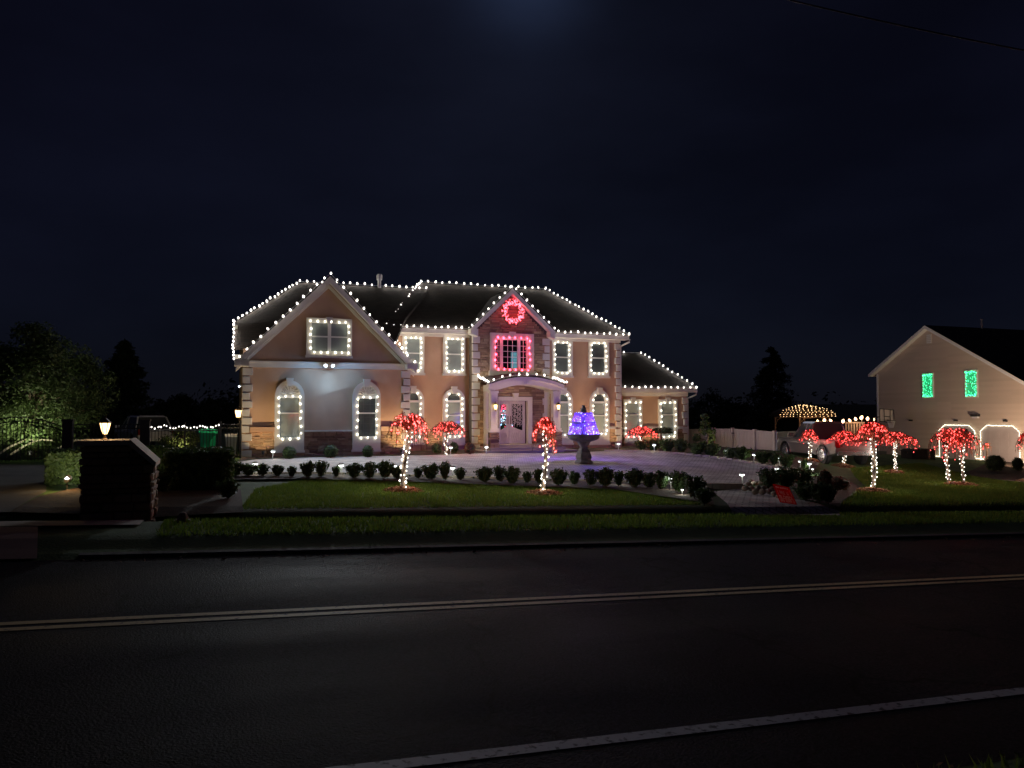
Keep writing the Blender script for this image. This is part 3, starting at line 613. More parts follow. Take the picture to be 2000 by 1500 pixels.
def awin(px, V, gpx, ytop, yspring, ybot, rail, key=True, fan=False, pane='glass', muntins=None, panel=None):
    """arched window: px = outer (x0,x1,ytop,ybottom); gpx = glass x0,x1; spring line, glass bottom"""
    ym = (px[2] + px[3]) / 2; xc = (px[0] + px[1]) / 2
    a, b = onV(px[0], ym, V).x, onV(px[1], ym, V).x; z1, z0 = onV(xc, px[2], V).z, onV(xc, px[3], V).z
    c, d = onV(gpx[0], ym, V).x, onV(gpx[1], ym, V).x; zs = onV(xc, yspring, V).z; zt = onV(xc, ytop, V).z; zb = onV(xc, ybot, V).z; U = (a + b) / 2
    ro, ri = (b - a) / 2, (d - c) / 2
    outer = [(b, z0)] + arc(U, zs, ro, z1 - zs, 14, 0, 180) + [(a, z0)]; inner = [(d, zb)] + arc((c + d) / 2, zs, ri, zt - zs, 14, 0, 180) + [(c, zb)]
    f = MB(); in2 = scl(inner, ((c + d) / 2, zs), (1 - .06 / ri, 1 - .04)); in2[0] = (in2[0][0], zb + .06); in2[-1] = (in2[-1][0], zb + .06)
    ringframe(f, inner, in2, V - .06, V + .01); f.bb(c, d, V - .055, V - .012, zs - .075, zs + .03)
    z = onV(xc, rail, V).z; f.bb(c + .02, d - .02, V - .045, V - .012, z - .028, z + .028)
    win = f.build('window', M['wfr'], H)
    t_ = MB(); ringframe(t_, outer, inner, V - .11, V + .01); t_.build('frame', M['trim'], win)
    MB().bb(c, d, V - .012, V + .004, zb, zs - .02).build('pane', M[pane], win)
    top = arc((c + d) / 2, zs, ri - .02, zt - zs - .02, 12, 0, 180)
    if fan:
        MB().prism(top, V - .03, V + .004).build('fan_panel', M['trim'], win)
        for i in range(1, 10):
            an = R(18 * i); p = Vector(((c + d) / 2, V - .035, zs + .04)); e = Vector(((c + d) / 2 + (ri - .05) * math.cos(an), V - .035, zs + .02 + (zt - zs - .06) * math.sin(an))); MB().tube([p.lerp(e, .15), e], .02, 4, .035).build('fan_rib', M['trim'], win)
    else: MB().prism(top, V - .012, V + .004).build('arch_pane', M['dglass' if not muntins else pane], win)
    if muntins:
        mm = MB(); zz0, zz1 = zb + .05, zs - .05
        for i in range(1, muntins[0]): u = c + (d - c) * i / muntins[0]; mm.bb(u - .011, u + .011, V - .02, V - .0125, zz0, zz1)
        for i in range(1, muntins[1]): q = zz0 + (zz1 - zz0) * i / muntins[1]; mm.bb(c + .1, d - .1, V - .019, V - .0125, q - .011, q + .011)
        mm.build('muntin_grid', M['muntin'], win)
    if panel: zz = onV(xc, panel, V).z; ff = MB(); ringframe(ff, rectp(c, d, zz, zb - .02), rectp(c + .09, d - .09, zz + .09, zb - .1), V - .08, V); ff.bb(c + .09, d - .09, V - .05, V, zz + .09, zb - .1); ff.build('apron_panel', M['trim'], win)
    if key: MB().prism([(U - .10, z1 - .25), (U + .10, z1 - .25), (U + .155, z1 + .1), (U - .155, z1 + .1)], V - .17, V + .005).build('keystone', M['trim'], win)
    MB().bb(a - .03, b + .03, V - .14, V, z0 - .07, z0 + .02).build('sill', M['trim'], win)
    if fan: return [(c, zb)] + [(c, zs - .02), (d, zs - .02), (d, zb)]
    return [(c, zb)] + arc((c + d) / 2, zs, ri, zt - zs, 12) + [(d, zb)]
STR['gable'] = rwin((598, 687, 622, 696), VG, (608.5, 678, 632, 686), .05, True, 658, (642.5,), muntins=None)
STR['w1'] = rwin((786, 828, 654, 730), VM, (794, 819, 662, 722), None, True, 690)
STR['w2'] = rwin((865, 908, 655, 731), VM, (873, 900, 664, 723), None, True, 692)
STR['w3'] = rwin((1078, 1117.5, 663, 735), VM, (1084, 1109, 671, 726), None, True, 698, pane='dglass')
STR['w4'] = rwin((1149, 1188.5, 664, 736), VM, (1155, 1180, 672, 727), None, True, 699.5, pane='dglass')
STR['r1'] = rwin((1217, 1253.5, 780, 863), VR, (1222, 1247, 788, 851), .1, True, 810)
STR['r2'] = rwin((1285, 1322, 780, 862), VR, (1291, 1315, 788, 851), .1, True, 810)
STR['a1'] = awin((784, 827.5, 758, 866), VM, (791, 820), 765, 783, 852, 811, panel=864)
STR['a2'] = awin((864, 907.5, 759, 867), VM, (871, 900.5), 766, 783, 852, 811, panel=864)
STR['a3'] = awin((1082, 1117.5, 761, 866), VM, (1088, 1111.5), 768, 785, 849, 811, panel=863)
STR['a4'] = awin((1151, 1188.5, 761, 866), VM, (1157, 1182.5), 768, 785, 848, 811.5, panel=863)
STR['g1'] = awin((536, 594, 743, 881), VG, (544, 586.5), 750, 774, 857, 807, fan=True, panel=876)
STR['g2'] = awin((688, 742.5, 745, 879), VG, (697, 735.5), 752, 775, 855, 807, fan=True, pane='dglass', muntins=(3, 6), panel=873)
# tall window of the stone bay: real opening, three lights with muntins
U0, U1, z0, z1 = wh; f = MB(); ringframe(f, rectp(U0, U1, z0, z1), rectp(U0 + .08, U1 - .08, z0 + .08, z1 - .08), VB + .02, VB + .12)
mu = [onV(x, 690, VB).x for x in (980, 1014)]
for u in mu: f.bb(u - .075, u + .075, VB + .025, VB + .115, z0 + .08, z1 - .08)
win = f.build('window', M['wfr'], H)
t_ = MB(); o0_, o1_ = onV(956, 730, VB), onV(1041, 653, VB); ringframe(t_, rectp(o0_.x, o1_.x, o0_.z, o1_.z), rectp(U0, U1, z0, z1), VB - .14, VB + .02); t_.build('frame', M['trim'], win)
MB().bb(U0 + .05, U1 - .05, VB + .07, VB + .076, z0 + .05, z1 - .05).build('pane', M['clear'], win)
mm = MB()
for a, b, n in ((U0 + .08, mu[0] - .07, 2), (mu[0] + .075, mu[1] - .075, 3), (mu[1] + .07, U1 - .08, 2)):
    for i in range(1, n): u = a + (b - a) * i / n; mm.bb(u - .012, u + .012, VB + .05, VB + .069, z0 + .08, z1 - .08)
    for i in range(1, 5): z = z0 + .08 + (z1 - z0 - .16) * i / 5; mm.bb(a, b, VB + .052, VB + .068, z - .012, z + .012)
mm.build('muntin_grid', M['wfr'], win)
U = (o0_.x + o1_.x) / 2; MB().prism([(U - .13, o1_.z - .2), (U + .13, o1_.z - .2), (U + .17, o1_.z + .07), (U - .17, o1_.z + .07)], VB - .19, VB - .01).build('keystone', M['trim'], win)
MB().bb(o0_.x - .06, o1_.x + .06, VB - .2, VB, o0_.z - .09, o0_.z + .16).build('sill', M['trim'], win)
STR['red'] = rectp(U0 - .0, U1 + .0, z0 - .0, z1 + .0)
WREF = dict(zbay=zB)

# stone: bay, wing plinth, right plinth
bpkz = onV(1001, 575, VB).z
def baytop(z):
    if z <= zc - .3: return bl, br_
    f_ = max(0, (bpkz - z) / (bpkz - (zc - .3))); c = cp_.x; return c - (c - bl) * f_ - .0, c + (br_ - c) * f_
dtr = (onV(973, 800, VB).x - .02, onV(1038, 800, VB).x, -.4, onV(1000, 775, VB).z)
veneer(bl + .05, br_ - .05, 0, bpkz, VB, [dtr, (o0_.x, o1_.x, o0_.z - .09, o1_.z)], baytop)
zw = G(600, 843).z
holes = [(G(536, 850).x, G(594, 850).x, -1, 9), (G(688, 850).x, G(742.5, 850).x, -1, 9)]
veneer(gl + .05, gr_ - .05, .0, zw, VG, holes)
veneer(rl + .3, rr - .05, -.1, onV(1270, 838, VR).z, VR, [(onV(1217, 850, VR).x, onV(1253.5, 850, VR).x, -1, 9), (onV(1285, 850, VR).x, onV(1322, 850, VR).x, -1, 9)])
veneer(br_ + .05, mr - .05, -.05, onV(1200, 838, VM).z, VM, [(onV(1076, 850, VM).x, onV(1117.5, 850, VM).x, -1, 9), (onV(1151, 850, VM).x, onV(1188.5, 850, VM).x, -1, 9)])
veneer(ml + .4, bl - .05, -.05, onV(850, 842, VM).z, VM, [(onV(784, 850, VM).x, onV(827.5, 850, VM).x, -1, 9), (onV(864, 850, VM).x, onV(907.5, 850, VM).x, -1, 9)])
def wtable(U0, U1, V, z, holes=(), hh=.2):
    cuts = sorted(holes); a = U0
    for h0, h1, *_ in cuts + [(U1, U1)]:
        if h0 - a > .1: MB().bb(a, h0 - .005, V - .13, V - .001, z, z + hh).build('water_table', M['stucco'] if hh > .15 else M['trim'], H)
        a = h1 + .005
wtable(gl + .3, holes[0][0], VG, zw); wtable(holes[1][1], gr_ - .3, VG, zw); wtable(holes[0][1], holes[1][0], VG, zw, hh=.06)
wtable(br_ + .05, mr - .3, VM, onV(1200, 838, VM).z, [(onV(1076, 850, VM).x, onV(1117.5, 850, VM).x), (onV(1151, 850, VM).x, onV(1188.5, 850, VM).x)], .14)
wtable(rl + .3, rr - .3, VR, onV(1270, 838, VR).z, [(onV(1217, 850, VR).x, onV(1253.5, 850, VR).x), (onV(1285, 850, VR).x, onV(1322, 850, VR).x)], .14)
# quoins
def quoins(x, V, side, ytop, ybot, n, ln=(.40, .30), xm=None):
    U = x; zt, zb = ytop, ybot; h = (zt - zb) / n
    for i in range(n):
        w_ = ln[i % 2]; inst(QM, 'quoin', (U + side * (w_ / 2 - .03), V - .035, zb + (i + .5) * h), H, (w_, .14, h * .86))
quoins(gl, VG, 1, fz0 - .02, 0, 11); quoins(gr_, VG, -1, fz0 - .02, 0, 11)
quoins(bl, VB, 1, zc - .35, .0, 15, (.38, .27)); quoins(br_, VB, -1, zc - .35, .0, 15, (.38, .27))
quoins(mr, VM, -1, mz0 - .02, -.05, 15, (.32, .24)); quoins(rr, VR, -1, rzE - .08, -.1, 7, (.34, .25))
for U, V, side, n, zt in ((gl, VG, -1, 11, fz0 - .02), (mr, VM, 1, 15, mz0 - .02)):
    pass

# porch ---------------------------------------------------------------
VP_ = 35.0
pc = [(onV(957.5, 800, VP_).x, onV(974, 800, VP_).x), (onV(1080, 800, VP_).x, onV(1096.5, 800, VP_).x)]
zst = .36
s = MB(); s.bb(pc[0][0] - .5, pc[1][1] + .5, VP_ - .75, VB, -.3, .12); s.build('step', M['concrete'], H)
s = MB(); s.bb(pc[0][0] - .1, pc[1][1] + .1, VP_ - .3, VB, .12, .24); s.build('step', M['concrete'], H)
s = MB(); s.bb(pc[0][0] + .1, pc[1][1] - .1, VP_ + .1, VB, .24, zst); s.build('step', M['concrete'], H)
zb0 = onV(966, 842, VP_).z; zb1 = onV(966, 762, VP_).z
pcw = pc[0][1] - pc[0][0]
for (a, b) in pc:
    col = MB(); col.bb(a + .04, b - .04, VP_ + .04, VP_ + pcw - .04, zb0 + .12, zb1 - .02)
    col.bb(a, b, VP_, VP_ + pcw, zb0, zb0 + .12); col.bb(a, b, VP_, VP_ + pcw, zb1 - .14, zb1 - .02)
    cc = col.build('porch_column', M['trim'], H)
    pf = MB(); ringframe(pf, rectp(a + .045, b - .045, zb0 + .125, zb1 - .145), rectp(a + .12, b - .12, zb0 + .28, zb1 - .26), VP_ + .012, VP_ + .045); pf.build('column_panel', M['trim'], cc)
    MB().bb(a + .02, b - .02, VP_ + .02, VP_ + pcw - .02, .1, zb0 - .06).build('column_base', M['mortar'], cc)
    MB().bb(a - .05, b + .05, VP_ - .05, VP_ + pcw + .05, zb0 - .06, zb0).build('base_cap', M['trim'], cc)
    veneer(a - .02, b + .02, .12, zb0 - .07, VP_)
zt0 = onV(954, 750, VP_).z; ztm = onV(1027, 735.5, VP_).z; zs0 = onV(975, 761, VP_).z; zsm = onV(1020, 751.5, VP_).z
Uc = (pc[0][0] + pc[1][1]) / 2; hw = (pc[1][1] - pc[0][0]) / 2 + .10; hi_ = (pc[1][0] - pc[0][1]) / 2
def pz(U, zend, zmid, half):
    t = max(-1, min(1, (U - Uc) / half)); k = abs(t); return zmid - (zmid - zend) * k * k
n = 20; top = [(Uc - hw + 2 * hw * i / n, pz(Uc - hw + 2 * hw * i / n, zt0, ztm, hw)) for i in range(n + 1)]
bot = [(Uc - hw + 2 * hw * i / n, (zs0 - .01 if abs(-hw + 2 * hw * i / n) > hi_ else pz(Uc - hw + 2 * hw * i / n, zs0, zsm, hi_))) for i in range(n + 1)]
s = MB()
for i in range(n): s.prism([bot[i], bot[i + 1], top[i + 1], top[i]], VP_ - .02, VP_ + .28)
s.build('porch_arch', M['trim'], H)
s = MB()
for i in range(n): s.prism([(top[i][0], top[i][1] - .17), (top[i + 1][0], top[i + 1][1] - .17), top[i + 1], top[i]], VP_ - .13, VP_ - .021)
s.build('porch_cornice', M['trim'], H)
s = MB()                                            # curved porch roof rising to the wall
pr = lambda U, V: pz(U, zt0, ztm, hw) + (.32 - .12 * (1 - ((U - Uc) / hw) ** 2)) * (V - VP_ + .2) / (VB - VP_ + .2)
for i in range(n):
    u0, u1 = top[i][0], top[i + 1][0]; u0, u1 = Uc + (u0 - Uc) * 1.03, Uc + (u1 - Uc) * 1.03
    s.slab([(u0, VP_ - .2, pr(u0, VP_ - .2) + .03), (u1, VP_ - .2, pr(u1, VP_ - .2) + .03), (u1, VB, pr(u1, VB) + .03), (u0, VB, pr(u0, VB) + .03)], .05)
s.build('porch_roof', M['shingle'], H)
s = MB()
for i in range(n):
    u0, u1 = bot[i][0], bot[i + 1][0]
    if abs((u0 + u1) / 2 - Uc) < hi_: s.slab([(u0, VP_ + .28, bot[i][1] + .05), (u1, VP_ + .28, bot[i + 1][1] + .05), (u1, VB, bot[i + 1][1] + .05), (u0, VB, bot[i][1] + .05)], .03)
s.build('porch_ceiling', M['trim'], H)
for a, b in pc: MB().bb(a + .08, b - .08, VP_ + .28, VB, zs0 - .05, zt0 - .02).build('porch_beam', M['trim'], H)
for a, b in pc: MB().bb(a + .1, b - .1, VB - .12, VB, zst, zs0 - .05).build('pilaster', M['trim'], H)
tx = bpy.data.curves.new('house_number', 'FONT'); tx.body = '81'; tx.size = .27; tx.extrude = .012; tx.align_x = 'CENTER'
np_ = onV(1027, 750, VP_ - .02); to = bpy.data.objects.new('house_number', tx); COL.objects.link(to); to.rotation_euler = (R(90), 0, 0); to.parent = H; to.location = Vector((np_.x, VP_ - .035, np_.z - .0)) - W[H.name]; tx.materials.append(M['num']); bpy.context.view_layer.update(); me_ = bpy.data.meshes.new_from_object(to); to2 = bpy.data.objects.new('house_number', me_); COL.objects.link(to2); to2.rotation_euler = to.rotation_euler; to2.parent = H; to2.location = to.location; to.name = 'old'; bpy.data.objects.remove(to); to2.name = 'house_number'
# double door
dz0, dz1 = zst, dh[3]; dU0, dU1 = dh[0], dh[1]
tr = MB(); x0, x1 = dtr[0], dtr[1]
tr.bb(x0, dU0 + .02, VB - .13, VB + .1, zst, dtr[3]); tr.bb(dU1 - .02, x1, VB - .13, VB + .1, zst, dtr[3]); tr.bb(dU0 + .02, dU1 - .02, VB - .13, VB + .1, dz1 - .05, dtr[3]); tr.build('door_frame', M['trim'], H)
U = (x0 + x1) / 2; MB().prism([(U - .10, dtr[3] - .08), (U + .10, dtr[3] - .08), (U + .15, dtr[3] + .18), (U - .15, dtr[3] + .18)], VB - .2, VB - .01).build('door_keystone', M['trim'], H)
dm_ = onV(996, 820, VB).x; edges = (dU0 + .02, dm_, dU1 - .06)
VD = VB + .14
for i in range(2):
    a, b = edges[i] + .008, edges[i + 1] - .008; zt_ = dz1 - .06; zl = dz0 + .62; zh = zt_ - .16; st_ = .13
    d_ = MB(); d_.bb(a, a + st_, VD, VD + .06, dz0, zt_); d_.bb(b - st_, b, VD, VD + .06, dz0, zt_); d_.bb(a + st_, b - st_, VD, VD + .06, zh, zt_); 
    mid = (a + b) / 2; nn = 8       # solid lower panel with a sweeping upper edge
    for j in range(nn):
        u0 = a + st_ + (b - a - 2 * st_) * j / nn; u1 = a + st_ + (b - a - 2 * st_) * (j + 1) / nn
        zf = lambda u: zl + .30 * ((u - a) / (b - a) if i == 0 else (b - u) / (b - a)) ** 1.5
        d_.prism([(u0, dz0), (u1, dz0), (u1, zf(u1)), (u0, zf(u0))], VD + .008, VD + .055)
    lf = d_.build('door_leaf', M['door'], H)
    MB().bb(a + .1, b - .1, VD + .035, VD + .04, zl - .1, zh + .02).build('glass', M['clear'], lf)
    sc_ = MB()
    def spiral(cx, cz, r, a0, turns, sg):
        pts = [(cx + r * (1 - t / 14 * .8) * math.cos(a0 + sg * turns * 6.283 * t / 14), VD + .0, cz + r * (1 - t / 14 * .8) * math.sin(a0 + sg * turns * 6.283 * t / 14)) for t in range(15)]
        sc_.tube(pts, .017, 4)
    gw = (b - a - 2 * st_)
    for row in range(6 if i else 3):
        cz = zl + .42 + row * .235 if i else zl + .45 + row * .45
        for sg in (-1, 1): spiral(mid + sg * gw * .25, cz, gw * .25, R(90 if row % 2 else -90), 1.3, sg)
        sc_.tube([(mid + .3 * gw * math.sin(tt), VD, cz - .12 + .04 * tt) for tt in range(7)], .02, 4)
    if i:
        for kx in range(5): sc_.tube([(a + st_ + gw * kx / 4, VD, zl + .2), (a + st_ + gw * kx / 4 + .03, VD, zh)], .016, 4)
    sc_.build('scrollwork', M['door'], lf, kind='stuff')
    lw = MB()
    for kx in range(5): lw.tube([(a + st_ + gw * (kx + .5) / 5, VD - .005, dz0 + .1), (a + st_ + gw * (kx + .5) / 5 + .05 * (-1 if i else 1), VD - .005, dz0 + .35), (a + st_ + gw * (kx + .5) / 5, VD - .005, zl - .08)], .018, 4)
    lw.build('panel_moulding', M['door'], lf)
    MB().tube([(b - .06 if i == 0 else a + .06, VD - .05, dz0 + .95), (b - .06 if i == 0 else a + .06, VD - .05, dz0 + 1.35)], .02, 6).build('handle', M['bronze'], lf)
stones_out(H)
MB().bb(dU1 - .06, dU1 - .02, VB + .1, VB + .2, dz0, dz1 - .05).build('door_jamb', M['bronze'], H)

# ------------------------------------------------------------------ string lights on the house
def bulbmesh(name, m, r=.045):
    t = MB().lathe([(r * .25, -r * 1.25), (r * .8, -r * .75), (r, -r * .1), (r * .82, r * .6), (r * .4, r * 1.2), (r * .08, r * 1.5)], n=8).build(name, m, smooth=True)
    me = t.data; bpy.data.objects.remove(t); return me
BW, BR = bulbmesh('bulb', M['bulb']), bulbmesh('bulb', M['redw'], .052); BS = bulbmesh('bulb', M['bulbwin'], .037); BPO = bulbmesh('bulb', M['bulb'], .045); BP = bulbmesh('bulb', M['patio'], .10)
def polyat(pts, n, ends=True):
    pts = [Vector(p) for p in pts]; seg = [(b - a).length for a, b in zip(pts, pts[1:])]; tot = sum(seg); out = []
    for i in range(n):
        d = tot * (i / (n - 1) if ends else (i + .5) / n); k = 0
        while k < len(seg) - 1 and d > seg[k]: d -= seg[k]; k += 1
        out.append(pts[k].lerp(pts[k + 1], min(1, d / max(seg[k], 1e-6))))
    return out
def lights(label, paths, mesh=None, group=None, ends=True, jit=.028, wire='wirew', parent_name='string_lights', up=.04):
    """paths: list of (points, bulb count)"""
    root = thing(parent_name, label, 'string lights', paths[0][0][0], group); wmb = MB()
    for pts, n in paths:
        bp = polyat(pts, n, ends); wmb.tube([Vector(p) for p in pts], .008, 4)
        for p in bp: inst(mesh or BW, 'bulb', p + Vector((random.uniform(-jit, jit), random.uniform(-jit, jit), up + random.uniform(-jit, jit))), root, scale=(random.uniform(.82, 1.1),) * 3, rot=(random.uniform(-.5, .5), random.uniform(-.5, .5), 0))
    wmb.build('wire', M[wire], root); return root
def P3(x, y, V): return onV(x, y, V)
GRP = 'white bulb strings along the roof lines'
up = Vector((0, 0, .03))
gR_end = gR.lerp(gp, .0)
lights('white bulb string up both slopes of the left front gable', [([gL + Vector((.12, -.02, .14)), gp + Vector((0, -.02, .10)), gR + Vector((-.1, -.02, .14))], 27)], group=GRP)
Bp = Vector((eU, 36.05, Bz)); Cp = Vector((3.35, 39.4, 8.2))
lights('white bulb string climbing the far left hip to the left ridge', [([Vector((eU - .02, VG - .5, zG + .1)), Vector((eU - .02, VG + .45, zG + .78)), Bp + up * 2], 11), ([Bp + up * 2, Cp + up * 2], 18)], group=GRP)
lights('white bulb string along the lower ridge beside the vent pipe', [([Cp + up * 2, Vector((9.65, 39.4, 8.26))], 19)], group=GRP)
lights('white bulb string down the hip left of the main roof', [([Vector(r0) + up * 2, Vector(e0) + up * 2], 21), ([Vector(e0) + Vector((0, -.02, .0)), Vector((e0[0] + .35, VM - .5, zME - .35)), Vector((e0[0] + .8, VM - .45, zME - 1.25))], 8)], group=GRP)
lights('white bulb string along the highest ridge of the roof', [([Vector(r0) + up * 2, Vector(r1) + up * 2], 19)], group=GRP)
lights('white bulb string down the right hip of the main roof', [([Vector(r1) + up * 2, Vector(e1) + up * 2], 20)], group=GRP)
lights('white bulb string on the eave left of the stone gable', [([Vector((e0[0] + .3, VM - .48, zME + .02)), Vector((cL.x + .05, VM - .48, zME + .02))], 12)], group=GRP)
lights('white bulb string on the eave right of the stone gable', [([Vector((cR.x + .1, VM - .48, zME + .02)), Vector((e1[0], VM - .48, zME + .02))], 13)], group=GRP)
lights('white bulb string outlining the small stone gable above the wreath', [([Vector((cL.x, VB - .52, zc + .08)), cp_ + Vector((0, -.02, .1)), Vector((cR.x, VB - .52, zc + .08))], 16)], group=GRP)
lights('white bulb string on ridge and hip of the low right wing', [([Vector((rl + .1, 41, qr.z + .05)), Vector((qr.x, 41, qr.z + .05))], 4), ([Vector((qr.x + .2, 40.85, qr.z - .08)), Vector((q1.x, VR - .42, zq + .05))], 12)], group=GRP)
lights('white bulb string along the eave of the low right wing', [([Vector((rl + .25, VR - .47, zq + .0)), Vector((q1.x - .05, VR - .47, zq + .0))], 13)], group=GRP)
pl = [Vector((Uc - hw * 1.04, VB - .05, pr(Uc - hw * 1.0, VB) + .08)), Vector((Uc - hw * 1.04, VP_ - .2, pr(Uc - hw, VP_ - .2) + .08))]
pr_ = [Vector((Uc + hw * 1.04, VP_ - .2, pr(Uc + hw, VP_ - .2) + .08)), Vector((Uc + hw * 1.04, VB - .05, pr(Uc + hw, VB) + .08))]
front = [Vector((u, VP_ - .2, pr(u, VP_ - .2) + .09)) for u, z in top[1:-1]]
lights('white bulb string edging the curved roof of the entrance porch', [(pl, 9), (front, 9), (pr_, 9)], BPO, group=GRP)
WG = 'white bulb strings framing the windows'
def wl(key, label, V, n, mesh=None, closed=True, group=WG, wire='wirew'):
    p = [Vector((u, V - .15, z)) for u, z in STR[key]]
    if closed: p = p + [p[0]]
    lights(label, [(p, n)], mesh or BS, group, ends=False, wire=wire, up=0)
wl('gable', 'white bulbs framing the twin window in the left gable', VG, 20)
wl('w1', 'white bulbs framing the upper window half hidden by the left gable', VM, 19); wl('w2', 'white bulbs framing the upper window just left of the stone bay', VM, 19)
wl('w3', 'white bulbs framing the upper window just right of the stone bay', VM, 18); wl('w4', 'white bulbs framing the last upper window at the right house corner', VM, 18)
wl('r1', 'white bulbs on the wing window behind the red lit shrub', VR, 17); wl('r2', 'white bulbs on the wing window behind the dark mushroom shaped tree', VR, 17)
wl('a1', 'white bulbs around the arched window beside the left wing corner', VM, 20); wl('a2', 'white bulbs around the arched window behind the small red tree', VM, 20)
wl('a3', 'white bulbs around the arched window right of the porch column', VM, 20); wl('a4', 'white bulbs around the arched window behind the purple fountain', VM, 20)
wl('g1', 'white bulbs around the blank shaded window of the left wing', VG, 17); wl('g2', 'white bulbs around the dark gridded window of the left wing', VG, 17)
p = [Vector((u, VB - .17, z)) for u, z in STR['red']]; lights('red bulbs framing the tall window above the porch', [(p + [p[0]], 22)], BR, ends=False, wire='wirew', up=0)

# wreath
wc = onV(1001, 609, VB - .22); wr = mpp(wc) * 18.5
Wt = thing('wreath', 'round red lit wreath hanging in the stone gable', 'wreath', wc)
MB().tube([wc + Vector((wr * math.cos(R(a)), .04, wr * math.sin(R(a)))) for a in range(0, 361, 15)], .05, 6).build('ring', M['leafb'], Wt)
Pn = []; Nn = []; b1 = MB()
for i in range(900):
    a, t, q = random.uniform(0, 6.283), random.uniform(0, 6.283), random.uniform(.05, .15)
    d = Vector((math.cos(a), 0, math.sin(a))); Pn.append(wc + d * (wr + q * math.cos(t)) + Vector((0, q * .6 * math.sin(t), 0))); Nn.append(d * math.cos(t) + Vector((0, math.sin(t), 0)))
cards('needles', Pn, Nn, .08, M['leafb'], Wt, kind='stuff')
for i in range(270):
    a, t, q = random.uniform(0, 6.283), random.uniform(0, 6.283), random.uniform(.02, .17)
    b1.octa(wc + Vector((math.cos(a), 0, math.sin(a))) * (wr + q * math.cos(t)) + Vector((0, -.06 - .09 * abs(math.sin(t)), 0)), .021)
b1.build('fairy_lights', emit('wreath_bulb', (1, .06, .09), 13), Wt, kind='stuff')

# wall lanterns, flood light, ground spots
def wall_lantern(p, label, k=1.0, side=None, energy=75):
    t = thing('wall_lantern', label, 'lantern', p); d = Vector((0, -1, 0)) if side is None else Vector(side); c = p + d * .16
    MB().lathe([(.05 * k, -.17 * k), (.07 * k, -.16 * k), (.095 * k, .05 * k), (.10 * k, .06 * k)], c, 6).build('glass', M['lantern'], t)
    MB().lathe([(.115 * k, .065 * k), (.12 * k, .08 * k), (.05 * k, .17 * k), (.015 * k, .19 * k), (.012 * k, .24 * k)], c, 8).build('cap', M['bronze'], t)
    MB().lathe([(.06 * k, -.18 * k), (.03 * k, -.23 * k), (.01 * k, -.29 * k)], c, 8).build('finial', M['bronze'], t)
    cg = MB()
    for i in range(6): a = R(60 * i); cg.tube([c + Vector((.062 * k * math.cos(a), .062 * k * math.sin(a), -.17 * k)), c + Vector((.10 * k * math.cos(a), .10 * k * math.sin(a), .06 * k))], .007 * k, 4)
    cg.build('cage', M['bronze'], t)
    MB().tube([p + Vector((0, 0, -.05)), p + d * .07 + Vector((0, 0, -.22 * k)), c + Vector((0, 0, -.24 * k))], .013 * k, 5).build('bracket', M['bronze'], t)
    light('POINT', c + d * .15 + Vector((0, 0, -.02)), t, energy, (1, .70, .38), 'lantern_glow', size=.06); return t
lp = onV(968, 793, VP_); wall_lantern(Vector(((pc[0][0] + pc[0][1]) / 2, VP_, lp.z)), 'glowing bronze lantern on the left porch column', .9)
wall_lantern(Vector(((pc[1][0] + pc[1][1]) / 2, VP_, lp.z)), 'glowing bronze lantern on the right porch column', .9)
q = onV(466, 805, VG + .35); wall_lantern(Vector((gl, VG + .35, q.z)), 'glowing carriage lantern on the left side wall above the metal fence', 1.25, (-1, 0, 0), 80)
q = onV(470, 754, VG + .5); t = thing('security_light', 'small white security light high on the left side wall', 'light', (gl, q.y, q.z))
MB().box((gl - .05, q.y, q.z), (.1, .1, .08)).build('housing', M['white'], t); MB().octa((gl - .14, q.y - .03, q.z - .02), .05, 1).build('lens', emit('security_led', (.8, .9, 1), 10), t)
fl = G(641, 714); t = thing('flood_light', 'twin headed blue white flood light under the left gable', 'light', (fl.x, VG - .2, fl.z))
MB().lathe([(.07, -.03), (.07, .03)], (fl.x, VG - .22, fl.z - .05), 10).build('base', M['white'], t)
for sg in (-1, 1):
    c = Vector((fl.x + sg * .14, VG - .36, fl.z)); hd = MB().lathe([(.05, -.09), (.085, .02), (.09, .05)], (0, 0, 0), 12)
    qq = Vector((sg * .25, -.75, -.62)).to_track_quat('Z', 'Y'); hd.v = [tuple(qq @ Vector(v) + c) for v in hd.v]; hh = hd.build('lamp_head', M['white'], t)
    ls = MB().lathe([(.08, .052), (.06, .075), (.01, .085)], (0, 0, 0), 12); ls.v = [tuple(qq @ Vector(v) + c) for v in ls.v]; ls.build('lens', M['flood'], hh)
    light('SPOT', c + Vector((0, -.12, -.06)), t, 95, (.26, .55, 1), 'flood_beam', (sg * .55, .10, -.8), .07, 175, .9)
for sg in (-1, 1): light('SPOT', (fl.x + sg * .14, VG - .62, fl.z - .03), t, 900, (.86, .95, 1), 'flood_throw', (sg * .42 + .12, -.9, -.34), .07, 128, 1)
def ground_spot(p, label, aim, energy, color, ang=95, m='ledw', k=1.0):
    t = thing('ground_spotlight', label, 'spotlight', p); aim = Vector(aim); c = Vector(p) + Vector((0, 0, .17 * k))
    MB().tube([p, c], .012 * k, 5).build('stake', M['black'], t)
    qq = aim.to_track_quat('Z', 'Y'); hd = MB().lathe([(.03 * k, -.07 * k), (.055 * k, 0), (.06 * k, .06 * k)], (0, 0, 0), 10); hd.v = [tuple(qq @ Vector(v) + c) for v in hd.v]; hd.build('housing', M['black'], t)
    ls = MB().lathe([(.052 * k, .062 * k), (.03 * k, .068 * k)], (0, 0, 0), 10); ls.v = [tuple(qq @ Vector(v) + c) for v in ls.v]; ls.build('lens', M[m], t)
    light('SPOT', c + aim.normalized() * .09 * k, t, energy, color, 'spot_beam', aim, .05, ang, .9); return t
